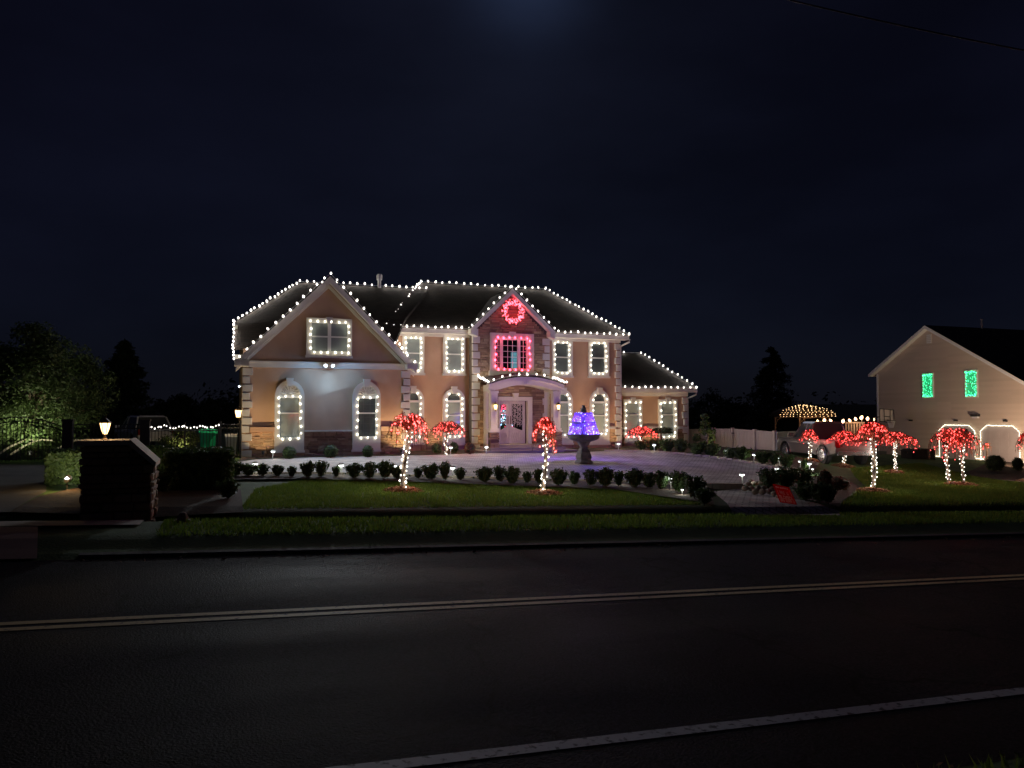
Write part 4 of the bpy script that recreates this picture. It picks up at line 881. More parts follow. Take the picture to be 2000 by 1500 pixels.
WC = (1, .72, .40)
def gs(U, V, label, e=60,  aim=(0, .62, 1), col=WC, ang=120): ground_spot(Vector((U, V, gz(U, V) + .07)), label, aim, e * 2.1, col, ang)
gs(G(512, 888).x, VG - .75, 'dark ground spotlight aimed at the stone left of the wing windows', 75)
gs(G(777, 880).x, VG - .7, 'dark ground spotlight aimed at the stone behind the weeping tree', 75)
gs(onV(843, 870, VM).x, VM - .8, 'ground spotlight between the two arched windows left of the bay', 100)
gs(onV(943, 870, VB).x, VB - .75, 'ground spotlight at the foot of the bay left of the porch', 60)
gs(onV(1134, 868, VM).x, VM - .8, 'ground spotlight between the two arched windows right of the porch', 80)
gs(onV(1197, 868, VM).x, VM - .8, 'ground spotlight at the right corner of the main house', 45)
gs(onV(1268, 866, VR).x, VR - .8, 'ground spotlight between the two windows of the low wing', 90)

# ------------------------------------------------------------------ path lights
def proto_path():
    t = thing('path_light', 'x', 'path light')
    MB().tube([(0, 0, 0), (0, 0, .30)], .013, 6).build('stake', M['gutter'], t)
    MB().lathe([(.085, .34), (.10, .345), (.06, .385), (.02, .395)], n=14).build('cap', M['white'], t, smooth=True)
    MB().lathe([(.045, .29), (.07, .30), (.075, .335)], n=12).build('lens', M['led'], t)
    light('POINT', (0, 0, .275), t, 5.5, (.95, 1, .85), 'path_glow', size=.05); return t
PL = proto_path()
pls = [((498, 929), 'path light in the hedge row nearest the big box hedge'), ((667, 931), 'path light with a yellow green sprig left of the first lit trunk'), ((769, 932), 'path light in the hedge row just left of the first lit trunk'),
 ((883, 936), 'path light in the hedge row below the small red tree'), ((1094, 945), 'path light in the hedge row just right of the second lit trunk'), ((1212, 948), 'path light beside the narrow shrub right of the fountain'),
 ((1310, 958), 'path light hidden behind the last shrubs of the front row'), ((1450, 948), 'tall path light standing alone on the step at the drive mouth'), ((1208, 880), 'path light at the right corner of the main house'),
 ((1278, 883), 'first path light along the far low hedge'), ((1357, 889), 'path light in the far hedge below the topiary'), ((1418, 895), 'path light in the far hedge before the vinyl gate'),
 ((1473, 903), 'path light in the far hedge before the last fence post'), ((1522, 909), 'path light in the far hedge before the white fence'), ((1563, 917), 'path light in front of the truck wheel'),
 ((1581, 922), 'small path light right of the last green shrub'), ((1587, 926), 'low path light at the end of the far hedge'), ((1559, 929), 'short path light at the corner of the drive'), ((1518, 934), 'path light above the dark hedge by the red sign'),
 ((950, 888), 'path light at the left foot of the porch'), ((532, 898), 'path light under the first wing window'), ((880, 889), 'path light below the small red tree by the house'), ((1332, 968), 'tiny path light low among the last front shrubs')]
for i, ((x, y), lab) in enumerate(pls):
    p = onG(x, y, .04); k = 1.0 if i != 22 else .45
    if i in (16, 17): k = .6
    o = PL if i == 0 else dup(PL, p, random.uniform(0, 6), k, lab)
    if i == 0: o.location = p; W[o.name] = p; o['label'] = lab
    o['group'] = 'path lights around the drive'; o.rotation_euler = (random.uniform(-.06, .06), random.uniform(-.06, .06), 0)

# ------------------------------------------------------------------ shrubs
def shrub_pts(n, wide, base=.12, seed=0):
    r = np.random.default_rng(seed); P = []; Nn = []
    for _ in range(46):            # upright twigs fanning from the base
        a = r.uniform(0, 6.283); q = math.sqrt(r.uniform(0, 1)); tip = np.array([q * wide * math.cos(a) * .5, q * wide * math.sin(a) * .5, 1.02 - .25 * q * q + r.uniform(-.12, .08)])
        for _ in range(n // 46):
            t = r.uniform(.12, 1) ** .8; c = tip * np.array([t ** .75, t ** .75, t]); P.append(c + r.normal(0, .035, 3)); Nn.append([math.cos(a) * q, math.sin(a) * q, .5])
    return np.array(P), np.array(Nn)
def make_shrub(k, wide, n=2000, m='leaf', leaf=.105):
    t = thing('shrub', 'x', 'shrub', (0, 0, 0)); P, Nn = shrub_pts(n, wide, seed=k)
    cards('foliage', P, Nn, leaf, M[m], t, .6, .6)
    st = MB(); r = random.Random(k)
    for i in range(8): a = r.uniform(0, 6.28); st.tube([(0, 0, -.05), (.06 * math.cos(a), .06 * math.sin(a), .2), (.3 * wide * math.cos(a), .3 * wide * math.sin(a), .72)], .016, 4, .006)
    st.build('stem', M['bark'], t); return t
protos = [make_shrub(k, w_) for k, w_ in ((1, .95), (2, 1.1), (3, .85), (4, 1.2), (5, 1.0), (6, .9))] + [make_shrub(7, 1.0, m='leafb'), make_shrub(8, 1.15, m='leafb')]  # last two protos: lighter leaves stand in for path light on the far hedge
used = set()
def shrub(x, ybase, h_px, w_px, label, group, pi=None, kind=None):
    p = onG(x, ybase, .03); m = mpp(p); pi = random.randrange(6) if pi is None else pi
    pr0 = protos[pi]; wd = (.95, 1.1, .85, 1.2, 1.0, .9, 1.0, 1.15)[pi]
    v_ = random.uniform(.88, 1.16); s = (w_px * m / wd * 1.22 * v_, w_px * m / wd * 1.22 * random.uniform(.85, 1.2), h_px * m * random.uniform(.96, 1.16))
    if pi in used: o = dup(pr0, p, random.uniform(0, 6.28), s, label, group)
    else: used.add(pi); o = pr0; o.location = p; o.scale = s; o.rotation_euler = (0, 0, random.uniform(0, 6)); o['label'] = label; o['group'] = group; W[o.name] = p
    return o
row = [(462, 931, 26, 22, 'dark shrub at the left end of the front row beside the box hedge'), (485, 931, 25, 26, 'wide dark shrub left of the leftmost path light'), (512, 931, 24, 28, 'dark shrub just right of the leftmost path light'), (542, 931, 23, 24, 'rounded dark shrub below the first wing window'),
 (570, 932, 22, 18, 'small narrow shrub standing apart below the first wing window'), (601, 933, 29, 27, 'tall broad shrub touching its right neighbour below the flood light'), (627, 933, 28, 26, 'broad shrub touching its left neighbour below the flood light'), (657, 932, 20, 14, 'thin yellow green sprig left of a path light'),
 (692, 935, 29, 28, 'dense shrub right of the yellow green sprig'), (722, 936, 33, 28, 'tall ragged shrub below the second wing window'), (752, 936, 32, 27, 'ragged shrub left of the path light at the first lit trunk'), (776, 936, 24, 22, 'dark shrub directly behind the first lit trunk'),
 (816, 936, 24, 19, 'small shrub just right of the first lit trunk'), (842, 938, 33, 29, 'tall wide shrub below the small red tree'), (869, 940, 35, 25, 'spiky shrub left of the path light below the red tree'), (899, 939, 24, 20, 'small narrow shrub right of the path light below the red tree'),
 (947, 943, 30, 29, 'rounded shrub below the left porch column'), (976, 942, 28, 28, 'shrub in front of the double door'), (1001, 946, 30, 29, 'broad shrub in front of the porch steps'), (1030, 945, 23, 19, 'small shrub left of the second lit trunk'),
 (1053, 946, 26, 24, 'thin shrub behind the second lit trunk'), (1091, 950, 30, 28, 'green lit shrub below a path light right of the second trunk'), (1122, 948, 24, 20, 'small shrub below the left side of the fountain'), (1154, 950, 32, 30, 'dark shrub below the fountain base'),
 (1183, 952, 34, 29, 'tall dark shrub right of the fountain base'), (1209, 951, 30, 20, 'narrow vase shaped shrub right of the fountain'), (1240, 953, 34, 34, 'wide vase shaped shrub with lit left edge'), (1268, 955, 32, 28, 'dark shrub left of the third from last of the front row'),
 (1293, 957, 32, 26, 'small footed dark shrub third from the right end of the front row'), (1325, 964, 40, 34, 'large dark shrub second from the right end of the front row'), (1357, 976, 42, 38, 'biggest dark shrub at the right end of the front row'), (1376, 986, 30, 32, 'low dark shrub where the front row meets the drive mouth')]
for x, y, h, w_, lab in row: shrub(x, y, h, w_, lab, 'front row of dark shrubs')
far = [(1253, 880, 20, 20, 'dark shrub at the left end of the far hedge'), (1275, 881, 21, 28, 'bright green shrub beside the first far hedge path light'), (1302, 884, 25, 30, 'dark shrub below the mushroom shaped tree'), (1330, 886, 26, 32, 'dark shrub left of the topiary foot'),
 (1362, 890, 25, 26, 'green lit shrub below the topiary'), (1388, 892, 25, 34, 'dark shrub below the left fence post'), (1426, 897, 23, 26, 'bright green shrub below the vinyl gate'), (1450, 900, 26, 32, 'dense dark shrub below the middle of the vinyl fence'),
 (1489, 907, 25, 32, 'yellow green shrub below the last vinyl panel'), (1512, 910, 26, 20, 'narrow shrub before the white fence corner'), (1538, 915, 24, 26, 'olive shrub in front of the truck nose'), (1573, 921, 24, 18, 'bright yellow green shrub at the right end of the far hedge')]
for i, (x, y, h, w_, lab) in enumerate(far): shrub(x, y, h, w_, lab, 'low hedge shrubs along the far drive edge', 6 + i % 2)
for x, y, h, w_, lab in [(1502, 958, 36, 44, 'dark shrub at the left end of the hedge behind the red sign'), (1535, 955, 36, 44, 'dark shrub second from left behind the red sign'), (1568, 952, 36, 42, 'dark shrub right behind the top of the red sign'), (1574, 978, 32, 40, 'black shrub right of the red sign'),
                         (1600, 982, 38, 46, 'black shrub between the red sign and the lawn'), (1618, 984, 34, 36, 'black shrub at the edge of the right lawn')]:
    shrub(x, y, h, w_, lab, 'dark shrubs around the drive mouth')
def ball_bush(x, y, h_px, w_px, label, m='leafb', n=900, group=None):
    p = onG(x, y, .02); k = mpp(p); rx, rz = w_px * k / 2, h_px * k / 2; t = thing('round_bush', label, 'bush', p, group)
    d = rng.normal(0, 1, (n, 3)); d /= np.linalg.norm(d, axis=1)[:, None]; d[:, 2] = np.maximum(d[:, 2], -.8)
    r = rng.uniform(.78, 1.02, n)[:, None]; P = d * r * np.array([rx, rx, rz]) + np.array([p.x, p.y, p.z + rz * .95])
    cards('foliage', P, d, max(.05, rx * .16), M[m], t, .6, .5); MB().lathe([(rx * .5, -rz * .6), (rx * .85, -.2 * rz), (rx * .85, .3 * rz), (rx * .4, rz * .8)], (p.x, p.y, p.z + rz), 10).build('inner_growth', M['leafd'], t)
    MB().tube([p - Vector((0, 0, .1)), p + Vector((0, 0, rz))], .03, 5).build('stem', M['bark'], t); return t
BG = 'clipped round bushes along the house'
ball_bush(565, 897, 27, 28, 'round clipped bush under the shaded left wing window', group=BG); ball_bush(646, 895, 28, 29, 'green lit round bush under the flood light', group=BG); ball_bush(718.5, 894, 26, 23, 'round clipped bush under the gridded wing window', group=BG)
ball_bush(853, 887, 23, 20, 'dark round bush beside the drooping red branches', group=BG); ball_bush(886, 886, 24, 20, 'small round bush under the arched window behind the red tree', group=BG); ball_bush(918, 888, 25, 24, 'dark reddish round bush at the foot of the bay', 'leafr', group=BG)
ball_bush(1944, 921, 34, 36, 'round dark bush before the right neighbour garage door', 'leaf', 1200)
ball_bush(1988, 921, 30, 22, 'dark bush at the right edge beside the garage door', 'leaf', 700)
bb_ = onG(1612, 950); ball_bush(1612, 962, 46, 30, 'tall rusty red barberry bush behind the sign', 'leafr', 1300); ball_bush(1640, 958, 28, 40, 'low rusty barberry beside the right lawn', 'leafr', 900)
# box hedges left
def box_hedge(label, x0, x1, ytop, ybase, depth, dens=1500, m='leaf'):
    a, b = onG(x0, ybase), onG(x1, ybase); V = (a.y + b.y) / 2; a = onV(x0, ybase, V); b = onV(x1, ybase, V); zt = onV((x0 + x1) / 2, ytop, V).z; zb = min(gz(a.x, V), gz(b.x, V))
    t = thing('box_hedge', label, 'hedge', ((a.x + b.x) / 2, V + depth / 2, zb)); L_ = b.x - a.x; hgt = zt - zb; P = []; Nn = []
    for _ in range(dens):
        f = random.random()
        if f < .45: q, nn = (random.uniform(a.x, b.x), V + random.uniform(-.05, .07), zb + random.uniform(.05, hgt)), (0, -1, 0)
        elif f < .78: q, nn = (random.uniform(a.x, b.x), V + random.uniform(0, depth), zt + random.uniform(-.08, .05)), (0, 0, 1)
        elif f < .9: q, nn = (b.x + random.uniform(-.07, .06), V + random.uniform(0, depth), zb + random.uniform(.05, hgt)), (1, 0, 0)
        else: q, nn = (a.x + random.uniform(-.06, .07), V + random.uniform(0, depth), zb + random.uniform(.05, hgt)), (-1, 0, 0)
        P.append(q); Nn.append(nn)
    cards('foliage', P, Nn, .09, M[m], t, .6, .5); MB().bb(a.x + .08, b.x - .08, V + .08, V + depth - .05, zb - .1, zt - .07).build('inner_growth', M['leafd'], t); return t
box_hedge('big clipped box hedge in front of the green bin', 322, 452, 884, 962, 2.0, 4200)
box_hedge('clipped hedge between the stone pillar and the side driveway', 88, 160, 884, 950, 1.2, 2400)
box_hedge('lower hedge between the stone pillar and the big box hedge', 285, 326, 876, 940, 1.0, 1100)
for x, y, h, w_, lab in [(318, 962, 42, 44, 'dark shrub before the left end of the big box hedge'), (445, 975, 40, 40, 'purplish dark shrub before the right end of the big box hedge')]: shrub(x, y, h, w_, lab, 'shrubs before the box hedge')

# ------------------------------------------------------------------ light wrapped weeping trees
def mound(name, p, rx, ry, h, label=None, n=500):
    mb = MB(); k = 18
    for j in range(5):
        f = j / 4
        for i in range(k): a = 6.283 * i / k; rr = f * (1 + .10 * math.sin(3 * a + p.x)); mb.v.append((p.x + rx * rr * math.cos(a), p.y + ry * rr * math.sin(a), gz(p.x + rx * rr * math.cos(a), p.y + ry * rr * math.sin(a)) + h * (1 - f * f) - .01))
    mb.f = [(j * k + i, j * k + (i + 1) % k, (j + 1) * k + (i + 1) % k, (j + 1) * k + i) for j in range(4) for i in range(k)]
    o = mb.build(name, M['mulch'], smooth=True); o['kind'] = 'stuff'
    c = MB()
    for _ in range(n):
        a, f = random.uniform(0, 6.283), math.sqrt(random.random()) * 1.03; x, y = p.x + rx * f * math.cos(a), p.y + ry * f * math.sin(a)
        c.box((x, y, gz(x, y) + h * max(0, 1 - f * f) + .012), (random.uniform(.05, .13), random.uniform(.015, .04), .012), Quaternion((random.uniform(-.5, .5), random.uniform(-.5, .5), 1), random.uniform(0, 6.28)))
    c.build('mulch_chips', M['chip'])['kind'] = 'stuff'
def weeping(label, px, ybase, ytop, xl, xr, ylow, trunk_top, nb=60, nred=130, nwhite=60, rise=.25, flat=False, seed=1, trunks=((0, 0),), mulch=True, bare=(), tr=.05, lab2=('', ''), red_r=.016, yrange=None):
    rr = random.Random(seed); p = onG(px, ybase, .05); k = mpp(p); t = thing('weeping_tree', label, 'tree', p, 'weeping trees wrapped in lights')
    ht, hc, lo = (ybase - trunk_top) * k, (ybase - ytop) * k, (ybase - ylow) * k; Rl = Rr = (xr - xl) / 2 * k
    lights_w = MB(); wirem = MB(); heads = []
    for (dx, dy) in trunks:
        b = p + RT * dx * k + Vector((0, dy, 0)); b.z = gz(b.x, b.y) - .05; topp = b + RT * ((.5 * (xl + xr) - px) * k if len(trunks) == 1 else 0) ; topp.z = p.z + ht
        path = [b.lerp(topp, f) + Vector((math.sin(f * 5 + seed) * .04, math.cos(f * 4 + seed) * .03, 0)) for f in (0, .2, .4, .6, .8, 1)]
        MB().tube(path, tr, 7, tr * .7).build('trunk', M['bark'], t); heads.append(topp); n = int(nwhite * .85) // len(trunks); hp = []
        for i in range(n):
            f = min(.99, max(.01, (i + .5) / n + rr.uniform(-.012, .012))); a = (i % 2) * 3.1 + f * 40 + rr.uniform(-.9, .9); c = polyat(path, 50)[min(49, int(f * 50))]; q = c + Vector((math.cos(a), math.sin(a), 0)) * (tr + .02) + Vector((0, 0, rr.uniform(-.02, .02)))
            hp.append(q); lights_w.octa(q, rr.uniform(.017, .026), 1.2)
        wirem.tube(hp, .006, 3)
    crown = MB(); red = MB(); arcs = []
    for i in range(int(nb * 1.6)):
        a = rr.uniform(0, 6.283); ca, sa = math.cos(a), math.sin(a)
        if bare and ca < bare[1] and rr.random() < bare[0]: continue
        q = rr.uniform(.12, 1.0) ** .6; top = rr.choice(heads); Rq = Rl * q * rr.uniform(.9, 1.06)
        apex = hc - (hc - ht) * .75 * q * q * rr.uniform(.8, 1.1); tip = lo + (hc - lo) * ((1 - q) * .55 + rr.uniform(0, .28)); tip = min(tip, apex - .05)
        pts = []
        for j in range(10):
            f = j / 9; up_ = math.sin(min(1, f / .42) * math.pi / 2); hz = ht - .08 + (apex - ht + .08) * up_; fall = max(0, (f - .42) / .58) ** 1.8
            z = hz * (1 - fall) + tip * fall; rad = Rq * (1 - (1 - f) ** 1.7)
            pts.append(Vector((top.x, top.y, p.z)) + RT * rad * ca + Vector((FW.x, FW.y, 0)) * rad * sa + Vector((rr.uniform(-.025, .025), rr.uniform(-.025, .025), z + rr.uniform(-.015, .015))))
        crown.tube(pts, .012, 3, .006); arcs.append(pts)
        if rr.random() < .8:      # side twig
            b0 = pts[rr.randrange(3, 7)]; crown.tube([b0, b0 + Vector((rr.uniform(-.15, .15), rr.uniform(-.15, .15), .02)), b0 + Vector((rr.uniform(-.22, .22), rr.uniform(-.22, .22), -rr.uniform(.1, .35)))], .006, 3, .003)
    crown.build('crown', M['twig'], t)
    for i in range(int(nred * .95)):
        pts = rr.choice(arcs); f = rr.uniform(2.2, 8.99); j = int(f); red.octa(pts[j].lerp(pts[j + 1], f - j) + Vector((rr.uniform(-.03, .03), rr.uniform(-.03, .03), -.02)), red_r * rr.uniform(.8, 1.2))
    s1 = thing('string_lights', lab2[0], 'string lights', p + Vector((0, 0, ht)), 'red light strings in the weeping trees'); red.build('fairy_lights', M['red_b'], s1, kind='stuff')
    wr2 = MB()
    for a in arcs[::3]: wr2.tube([x + Vector((0, 0, -.015)) for x in a[2:]], .005, 3)
    wr2.build('wire', M['wire'], s1)
    s2 = thing('string_lights', lab2[1], 'string lights', p, 'white light strings on the tree trunks'); lights_w.build('fairy_lights', M['bulbw'], s2, kind='stuff'); wirem.build('wire', M['wire'], s2)
    if mulch: mound('mulch_ring', p, 38 * k * mulch, 38 * k * mulch * .9, .10, n=420)
    return t
weeping('bare weeping tree on the front lawn left of the porch with sparse red lights', 787, 956, 803, 745, 850, 884, 838, 54, 135, 46, seed=3, bare=(.62, -.05), lab2=('sparse red lights drooping from the left lawn tree', 'white lights wound on the leaning trunk of the left lawn tree'), tr=.06)
weeping('weeping tree on the front lawn before the right porch column', 1063, 962, 813, 1037, 1091, 892, 842, 60, 115, 40, seed=5, bare=(.45, -.2), lab2=('red lights in the lawn tree before the right porch column', 'white lights on the trunk before the right porch column'))
weeping('small flat red lit tree before the arched window left of the bay', 869, 888, 820, 834, 914, 860, 844, 80, 190, 24, flat=True, seed=8, mulch=False, tr=.05, lab2=('red lights in the flat tree left of the bay', 'white lights on the short trunk left of the bay'))
weeping('low red lit spreading tree before the low right wing', 1252, 879, 831, 1217, 1290, 862, 850, 70, 170, 20, flat=True, seed=9, mulch=False, lab2=('red lights over the low spreading tree at the wing', 'white lights on the short trunk at the wing'))
weeping('narrow red lit tree in front of the silver truck door', 1583, 899, 837, 1562, 1601, 870, 858, 60, 90, 26, seed=11, mulch=.5, lab2=('red lights in the narrow tree before the truck', 'white lights on the trunk before the truck door'))
weeping('broad flat red lit tree in front of the truck tailgate', 1648, 909, 840, 1615, 1686, 877, 862, 90, 190, 34, flat=True, seed=12, mulch=.6, lab2=('red lights in the broad tree before the tailgate', 'white lights on the trunk before the tailgate'))
weeping('tallest red lit tree on the right lawn nearest the street', 1705, 957, 822, 1668, 1748, 874, 852, 80, 170, 50, seed=13, mulch=.9, tr=.06, lab2=('red lights in the tallest right lawn tree', 'white lights on the longest trunk of the right lawn'))
weeping('spreading red lit tree left of the neighbour garage', 1747, 921, 842, 1708, 1793, 884, 862, 90, 170, 56, flat=True, seed=14, mulch=.5, lab2=('red lights in the spreading tree left of the garage', 'white lights on the thick trunk left of the garage'))
weeping('double trunked red lit tree before the left garage door', 1877, 945, 834, 1838, 1913, 903, 866, 110, 230, 76, seed=15, trunks=((4, 0), (-9, .35)), mulch=.9, lab2=('red lights in the double trunked tree', 'white lights on the two trunks before the garage'))
weeping('red lit tree cut off by the right edge of the picture', 2006, 940, 838, 1986, 2045, 890, 862, 60, 110, 30, seed=16, mulch=.6, lab2=('red lights in the tree at the right picture edge', 'white lights on the trunk at the right picture edge'))
weeping('small dim red lit tree between the garage doors', 1928, 905, 864, 1919, 1936, 880, 874, 16, 14, 0, seed=17, mulch=False, lab2=('few red lights on the small tree between the garage doors', 'unlit trunk wire on the small tree between the garage doors'))
for (x, y), rx in (((787, 957), 1), ((1063, 963), 1)): pass

# ------------------------------------------------------------------ fountain with purple lights
fp = onG(1140, 904, .05); k = mpp(fp); t = thing('fountain', 'stone tiered fountain glowing purple on the paved drive', 'fountain', fp)
def lt(nm, prof, n=20, flute=0, sm=True): return MB().lathe([(r * k, z * k) for r, z in prof], fp, n, flute).build(nm, M['fount'], t, smooth=sm)
lt('base', [(19, 0), (19, 3), (16.5, 4.5), (15, 7), (14, 9)], 8, sm=False)
ped = lt('pedestal', [(12, 8.8), (13, 11), (11.5, 17), (12, 21), (9, 25), (7, 28), (8.5, 30), (7.2, 31.5), (8.5, 34), (13, 41)], 12, .05, False)
for i in range(4):
    a = R(45 + 90 * i); b_ = fp + Vector((math.cos(a), math.sin(a), 0)) * 11 * k
    MB().tube([b_ + Vector((math.cos(a), math.sin(a), 0)) * d * k + Vector((0, 0, z * k)) for d, z in ((3, 8.5), (3.6, 12), (1.5, 18), (.5, 22), (-1.5, 26), (-4, 28))], 2.3 * k, 6, 1.0 * k).build('scroll_foot', M['fount'], t, smooth=True)
lt('basin', [(12, 41), (20, 43), (28, 46), (31.5, 50), (31, 53), (34.5, 54.5), (34.5, 56), (31, 56.2), (29, 53)], 24)
lt('tier_bowl', [(5, 53), (5, 68), (9, 70), (18, 73), (23.5, 77), (24.5, 79.5), (22.5, 79.6), (20, 77.5)], 24)
lt('tier_bowl', [(4, 77), (4, 88), (7, 90), (13, 92.5), (16.5, 96), (17, 98), (15, 98), (13, 96.5)], 24)
lt('finial', [(3.2, 96), (4, 99), (6.5, 100), (5, 104), (5.8, 106.5), (3.2, 107.5), (3.4, 110.5), (2.2, 112.5), (.4, 113)], 10, sm=False)
s1 = thing('string_lights', 'purple and blue light net wrapped around the fountain tiers', 'string lights', fp + Vector((0, 0, .6)))
b1, b2, b3, wm = MB(), MB(), MB(), MB()
def conez(z): return 29 - (z - 57) * (29 - 16.5) / (98 - 57)
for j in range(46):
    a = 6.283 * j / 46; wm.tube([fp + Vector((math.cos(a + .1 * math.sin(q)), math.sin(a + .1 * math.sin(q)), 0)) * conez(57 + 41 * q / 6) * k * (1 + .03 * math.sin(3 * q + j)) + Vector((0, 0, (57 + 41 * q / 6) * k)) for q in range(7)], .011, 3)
for i in range(210):
    z = random.uniform(55, 99) if random.random() < .7 else random.choice((57, 60, 78, 97)) + random.uniform(-1.5, 1.5); a = random.uniform(0, 6.283); r = conez(z) * random.uniform(.88, 1.04)
    mb = random.choices((b1, b2, b3), (7, 3, 1))[0]; mb.octa(fp + Vector((math.cos(a) * r * k, math.sin(a) * r * k, z * k)), random.uniform(.012, .019), 1.2)
b1.build('fairy_lights', M['purp'], s1, kind='stuff'); b2.build('fairy_lights', M['blueb'], s1, kind='stuff'); b3.build('fairy_lights', M['pinkb'], s1, kind='stuff'); wm.build('wire', M['purp2'] if 'purp2' in M else emit('purple_net_glow', (.11, .025, 1), 1.5), s1)  # wires made to glow, standing in for the violet glare between bulbs
light('POINT', fp + Vector((.03, .42, 90 * k)), s1, 280, (.22, .07, 1), 'purple_fill', size=.1)  # added lamp without a bulb, throws violet onto the porch
light('POINT', fp + Vector((0, -.66, 70 * k)), s1, 40, (.10, .02, 1), 'purple_fill', size=.1)  # added lamp without a bulb, violet on the fountain's street side

# ------------------------------------------------------------------ topiary, mushroom tree, tropical sprig
tp = onG(1382, 888, .03); k = mpp(tp); tp = Vector((tp.x, tp.y, tp.z)); t = thing('topiary', 'cloud pruned topiary lit from below in front of the vinyl fence', 'topiary', tp)
stemp = [tp + RT * dx * k + Vector((0, 0, z * k)) for dx, z in ((-1, 0), (-3, 14), (0, 28), (2, 42), (-4, 56), (-7, 70))]; MB().tube(stemp, .06, 6, .03).build('stem', M['bark'], t)
pads = [(-18, 33, 9, 8), (-9, 47, 11, 9), (11, 45, 11, 10), (12, 32, 9, 8), (-15, 20, 7, 6), (-6, 62, 11, 6), (-8, 74, 9, 6), (3, 22, 9, 6), (14, 18, 7, 5)]
for i, (dx, z, rx, rz) in enumerate(pads):
    c = tp + RT * dx * k + Vector((0, random.uniform(-.2, .2), z * k)); d = rng.normal(0, 1, (260, 3)); d /= np.linalg.norm(d, axis=1)[:, None]
    cards('foliage_pad', d * rng.uniform(.7, 1.03, 260)[:, None] * np.array([rx * k, rx * k * .9, rz * k]) + np.array(c), d, .09, M['leafb'], t, .6, .5)
    MB().tube([stemp[min(5, int(z / 14))], c], .022, 4).build('branch', M['bark'], t)
ground_spot(tp + RT * .2 + Vector((0, -.55, 0)), 'small ground light at the foot of the topiary', (0, .5, 1), 16, (1, .85, .5), 110)
mp_ = onG(1291, 880, .03); k = mpp(mp_); t = thing('mushroom_tree', 'small dark tree with flat clipped mushroom crown at the low wing', 'tree', mp_)
MB().tube([mp_, mp_ + Vector((.03, 0, 18 * k)), mp_ + Vector((0, 0, 36 * k))], .045, 6).build('trunk', M['bark'], t)
d = rng.normal(0, 1, (1100, 3)); d /= np.linalg.norm(d, axis=1)[:, None]; d[:, 2] = np.maximum(d[:, 2], -.3)
cards('crown', d * rng.uniform(.75, 1.03, 1100)[:, None] * np.array([22 * k, 20 * k, 9 * k]) + np.array(mp_ + Vector((.10, 0, 37 * k))), d, .08, M['leaf'], t, .6, .5)

# ------------------------------------------------------------------ stone pillar with lantern at the left
PV = 14.6
a, b = onV(156, 1000, PV), onV(263, 1000, PV); c = onV(296, 1000, PV); ztop = onV(200, 864, PV).z; zsl = onV(294, 905, PV).z; zb = gz(a.x, PV) - .25
slx = onV(250, 864, PV).x
t = thing('stone_pillar', 'dark stone entrance pillar with sloping shoulder and lit lantern on top', 'pillar', ((a.x + c.x) / 2, PV + .4, zb))
MB().prism([(a.x + .03, zb), (c.x - .03, zb), (c.x - .03, zsl - .05), (slx, ztop - .05), (a.x + .03, ztop - .05)], PV + .05, PV + .85).build('core', M['mortar'], t)
s = MB(); s.prism([(a.x - .07, ztop - .05), (slx + .02, ztop - .05), (slx + .02, ztop + .03), (a.x - .07, ztop + .03)], PV - .06, PV + .95); s.build('cap_stone', M['edgep'], t)
s = MB(); s.prism([(slx + .02, ztop - .06), (c.x + .05, zsl - .06), (c.x + .06, zsl + .02), (slx + .025, ztop + .05)], PV - .04, PV + .93); s.build('cap_stone', M['edgep'], t)
z = zb
while z < ztop - .06:
    h = random.choice((.09, .12, .15)); h = min(h, ztop - .06 - z)
    if h < .03: break
    xr = c.x if z + h < zsl else c.x - (c.x - slx) * (z + h - zsl) / (ztop - zsl); u = a.x
    while u < xr - .02:
        w_ = min(random.uniform(.2, .5), xr - u); inst(random.choice(SM), 'stone', (u + w_ / 2, PV + .03, z + h / 2), t, (w_ - .012, .07, h - .012)); u += w_
    v = PV + .02
    while v < PV + .85:
        w_ = min(random.uniform(.2, .45), PV + .88 - v)
        inst(random.choice(SM), 'stone', (a.x + .03 - random.uniform(0, .04), v + w_ / 2, z + h / 2), t, (w_ - .012, .07, h - .012), (0, 0, R(-90)))
        if z + h < zsl: inst(random.choice(SM), 'stone', (c.x - .03 + random.uniform(0, .05), v + w_ / 2, z + h / 2), t, (w_ - .012, .07, h - .012), (0, 0, R(90)))
        v += w_
    z += h
lb = Vector((onV(205, 858, PV + .4).x, PV + .4, ztop + .03)); kk = mpp(lb)
t = thing('pillar_lantern', 'bright glass lantern glowing on the stone pillar', 'lantern', lb); LT = t
MB().lathe([(.07, 0), (.075, .01), (.03, .035), (.022, .09), (.03, .11)], lb, 10).build('base', M['bronze'], t)
MB().lathe([(.035, .11), (.075, .20), (.105, .33)], lb, 6).build('glass', M['lantern'], t); MB().lathe([(.12, .33), (.125, .345), (.06, .40), (.02, .43), (.012, .47)], lb, 8).build('cap', M['bronze'], t)
cg = MB()
for i in range(6): an = R(60 * i); cg.tube([lb + Vector((.04 * math.cos(an), .04 * math.sin(an), .105)), lb + Vector((.08 * math.cos(an), .08 * math.sin(an), .20)), lb + Vector((.112 * math.cos(an), .112 * math.sin(an), .335))], .007, 4)
cg.build('cage', M['bronze'], t)
LT.scale = (.8, .8, .86)
light('POINT', lb + Vector((0, 0, .26)), t, 16, (1, .66, .34), 'lantern_glow', size=.12)
for o in t.children:
    if o.type == 'MESH' and o.name.startswith('glass'): o.visible_shadow = True
sp = onG(131, 957, .03); ground_spot(sp, 'white spotlight in the lit mulch left of the pillar', (.1, .9, .35), 40, (1, .93, .66), 110, 'spotl', 1.3)
MB().octa(sp + Vector((0, -.05, .24)), .05, 1).build('bulb', M['spotl'], bpy.data.objects[[o.name for o in bpy.data.objects if o.name.startswith('ground_spotlight')][-1]])
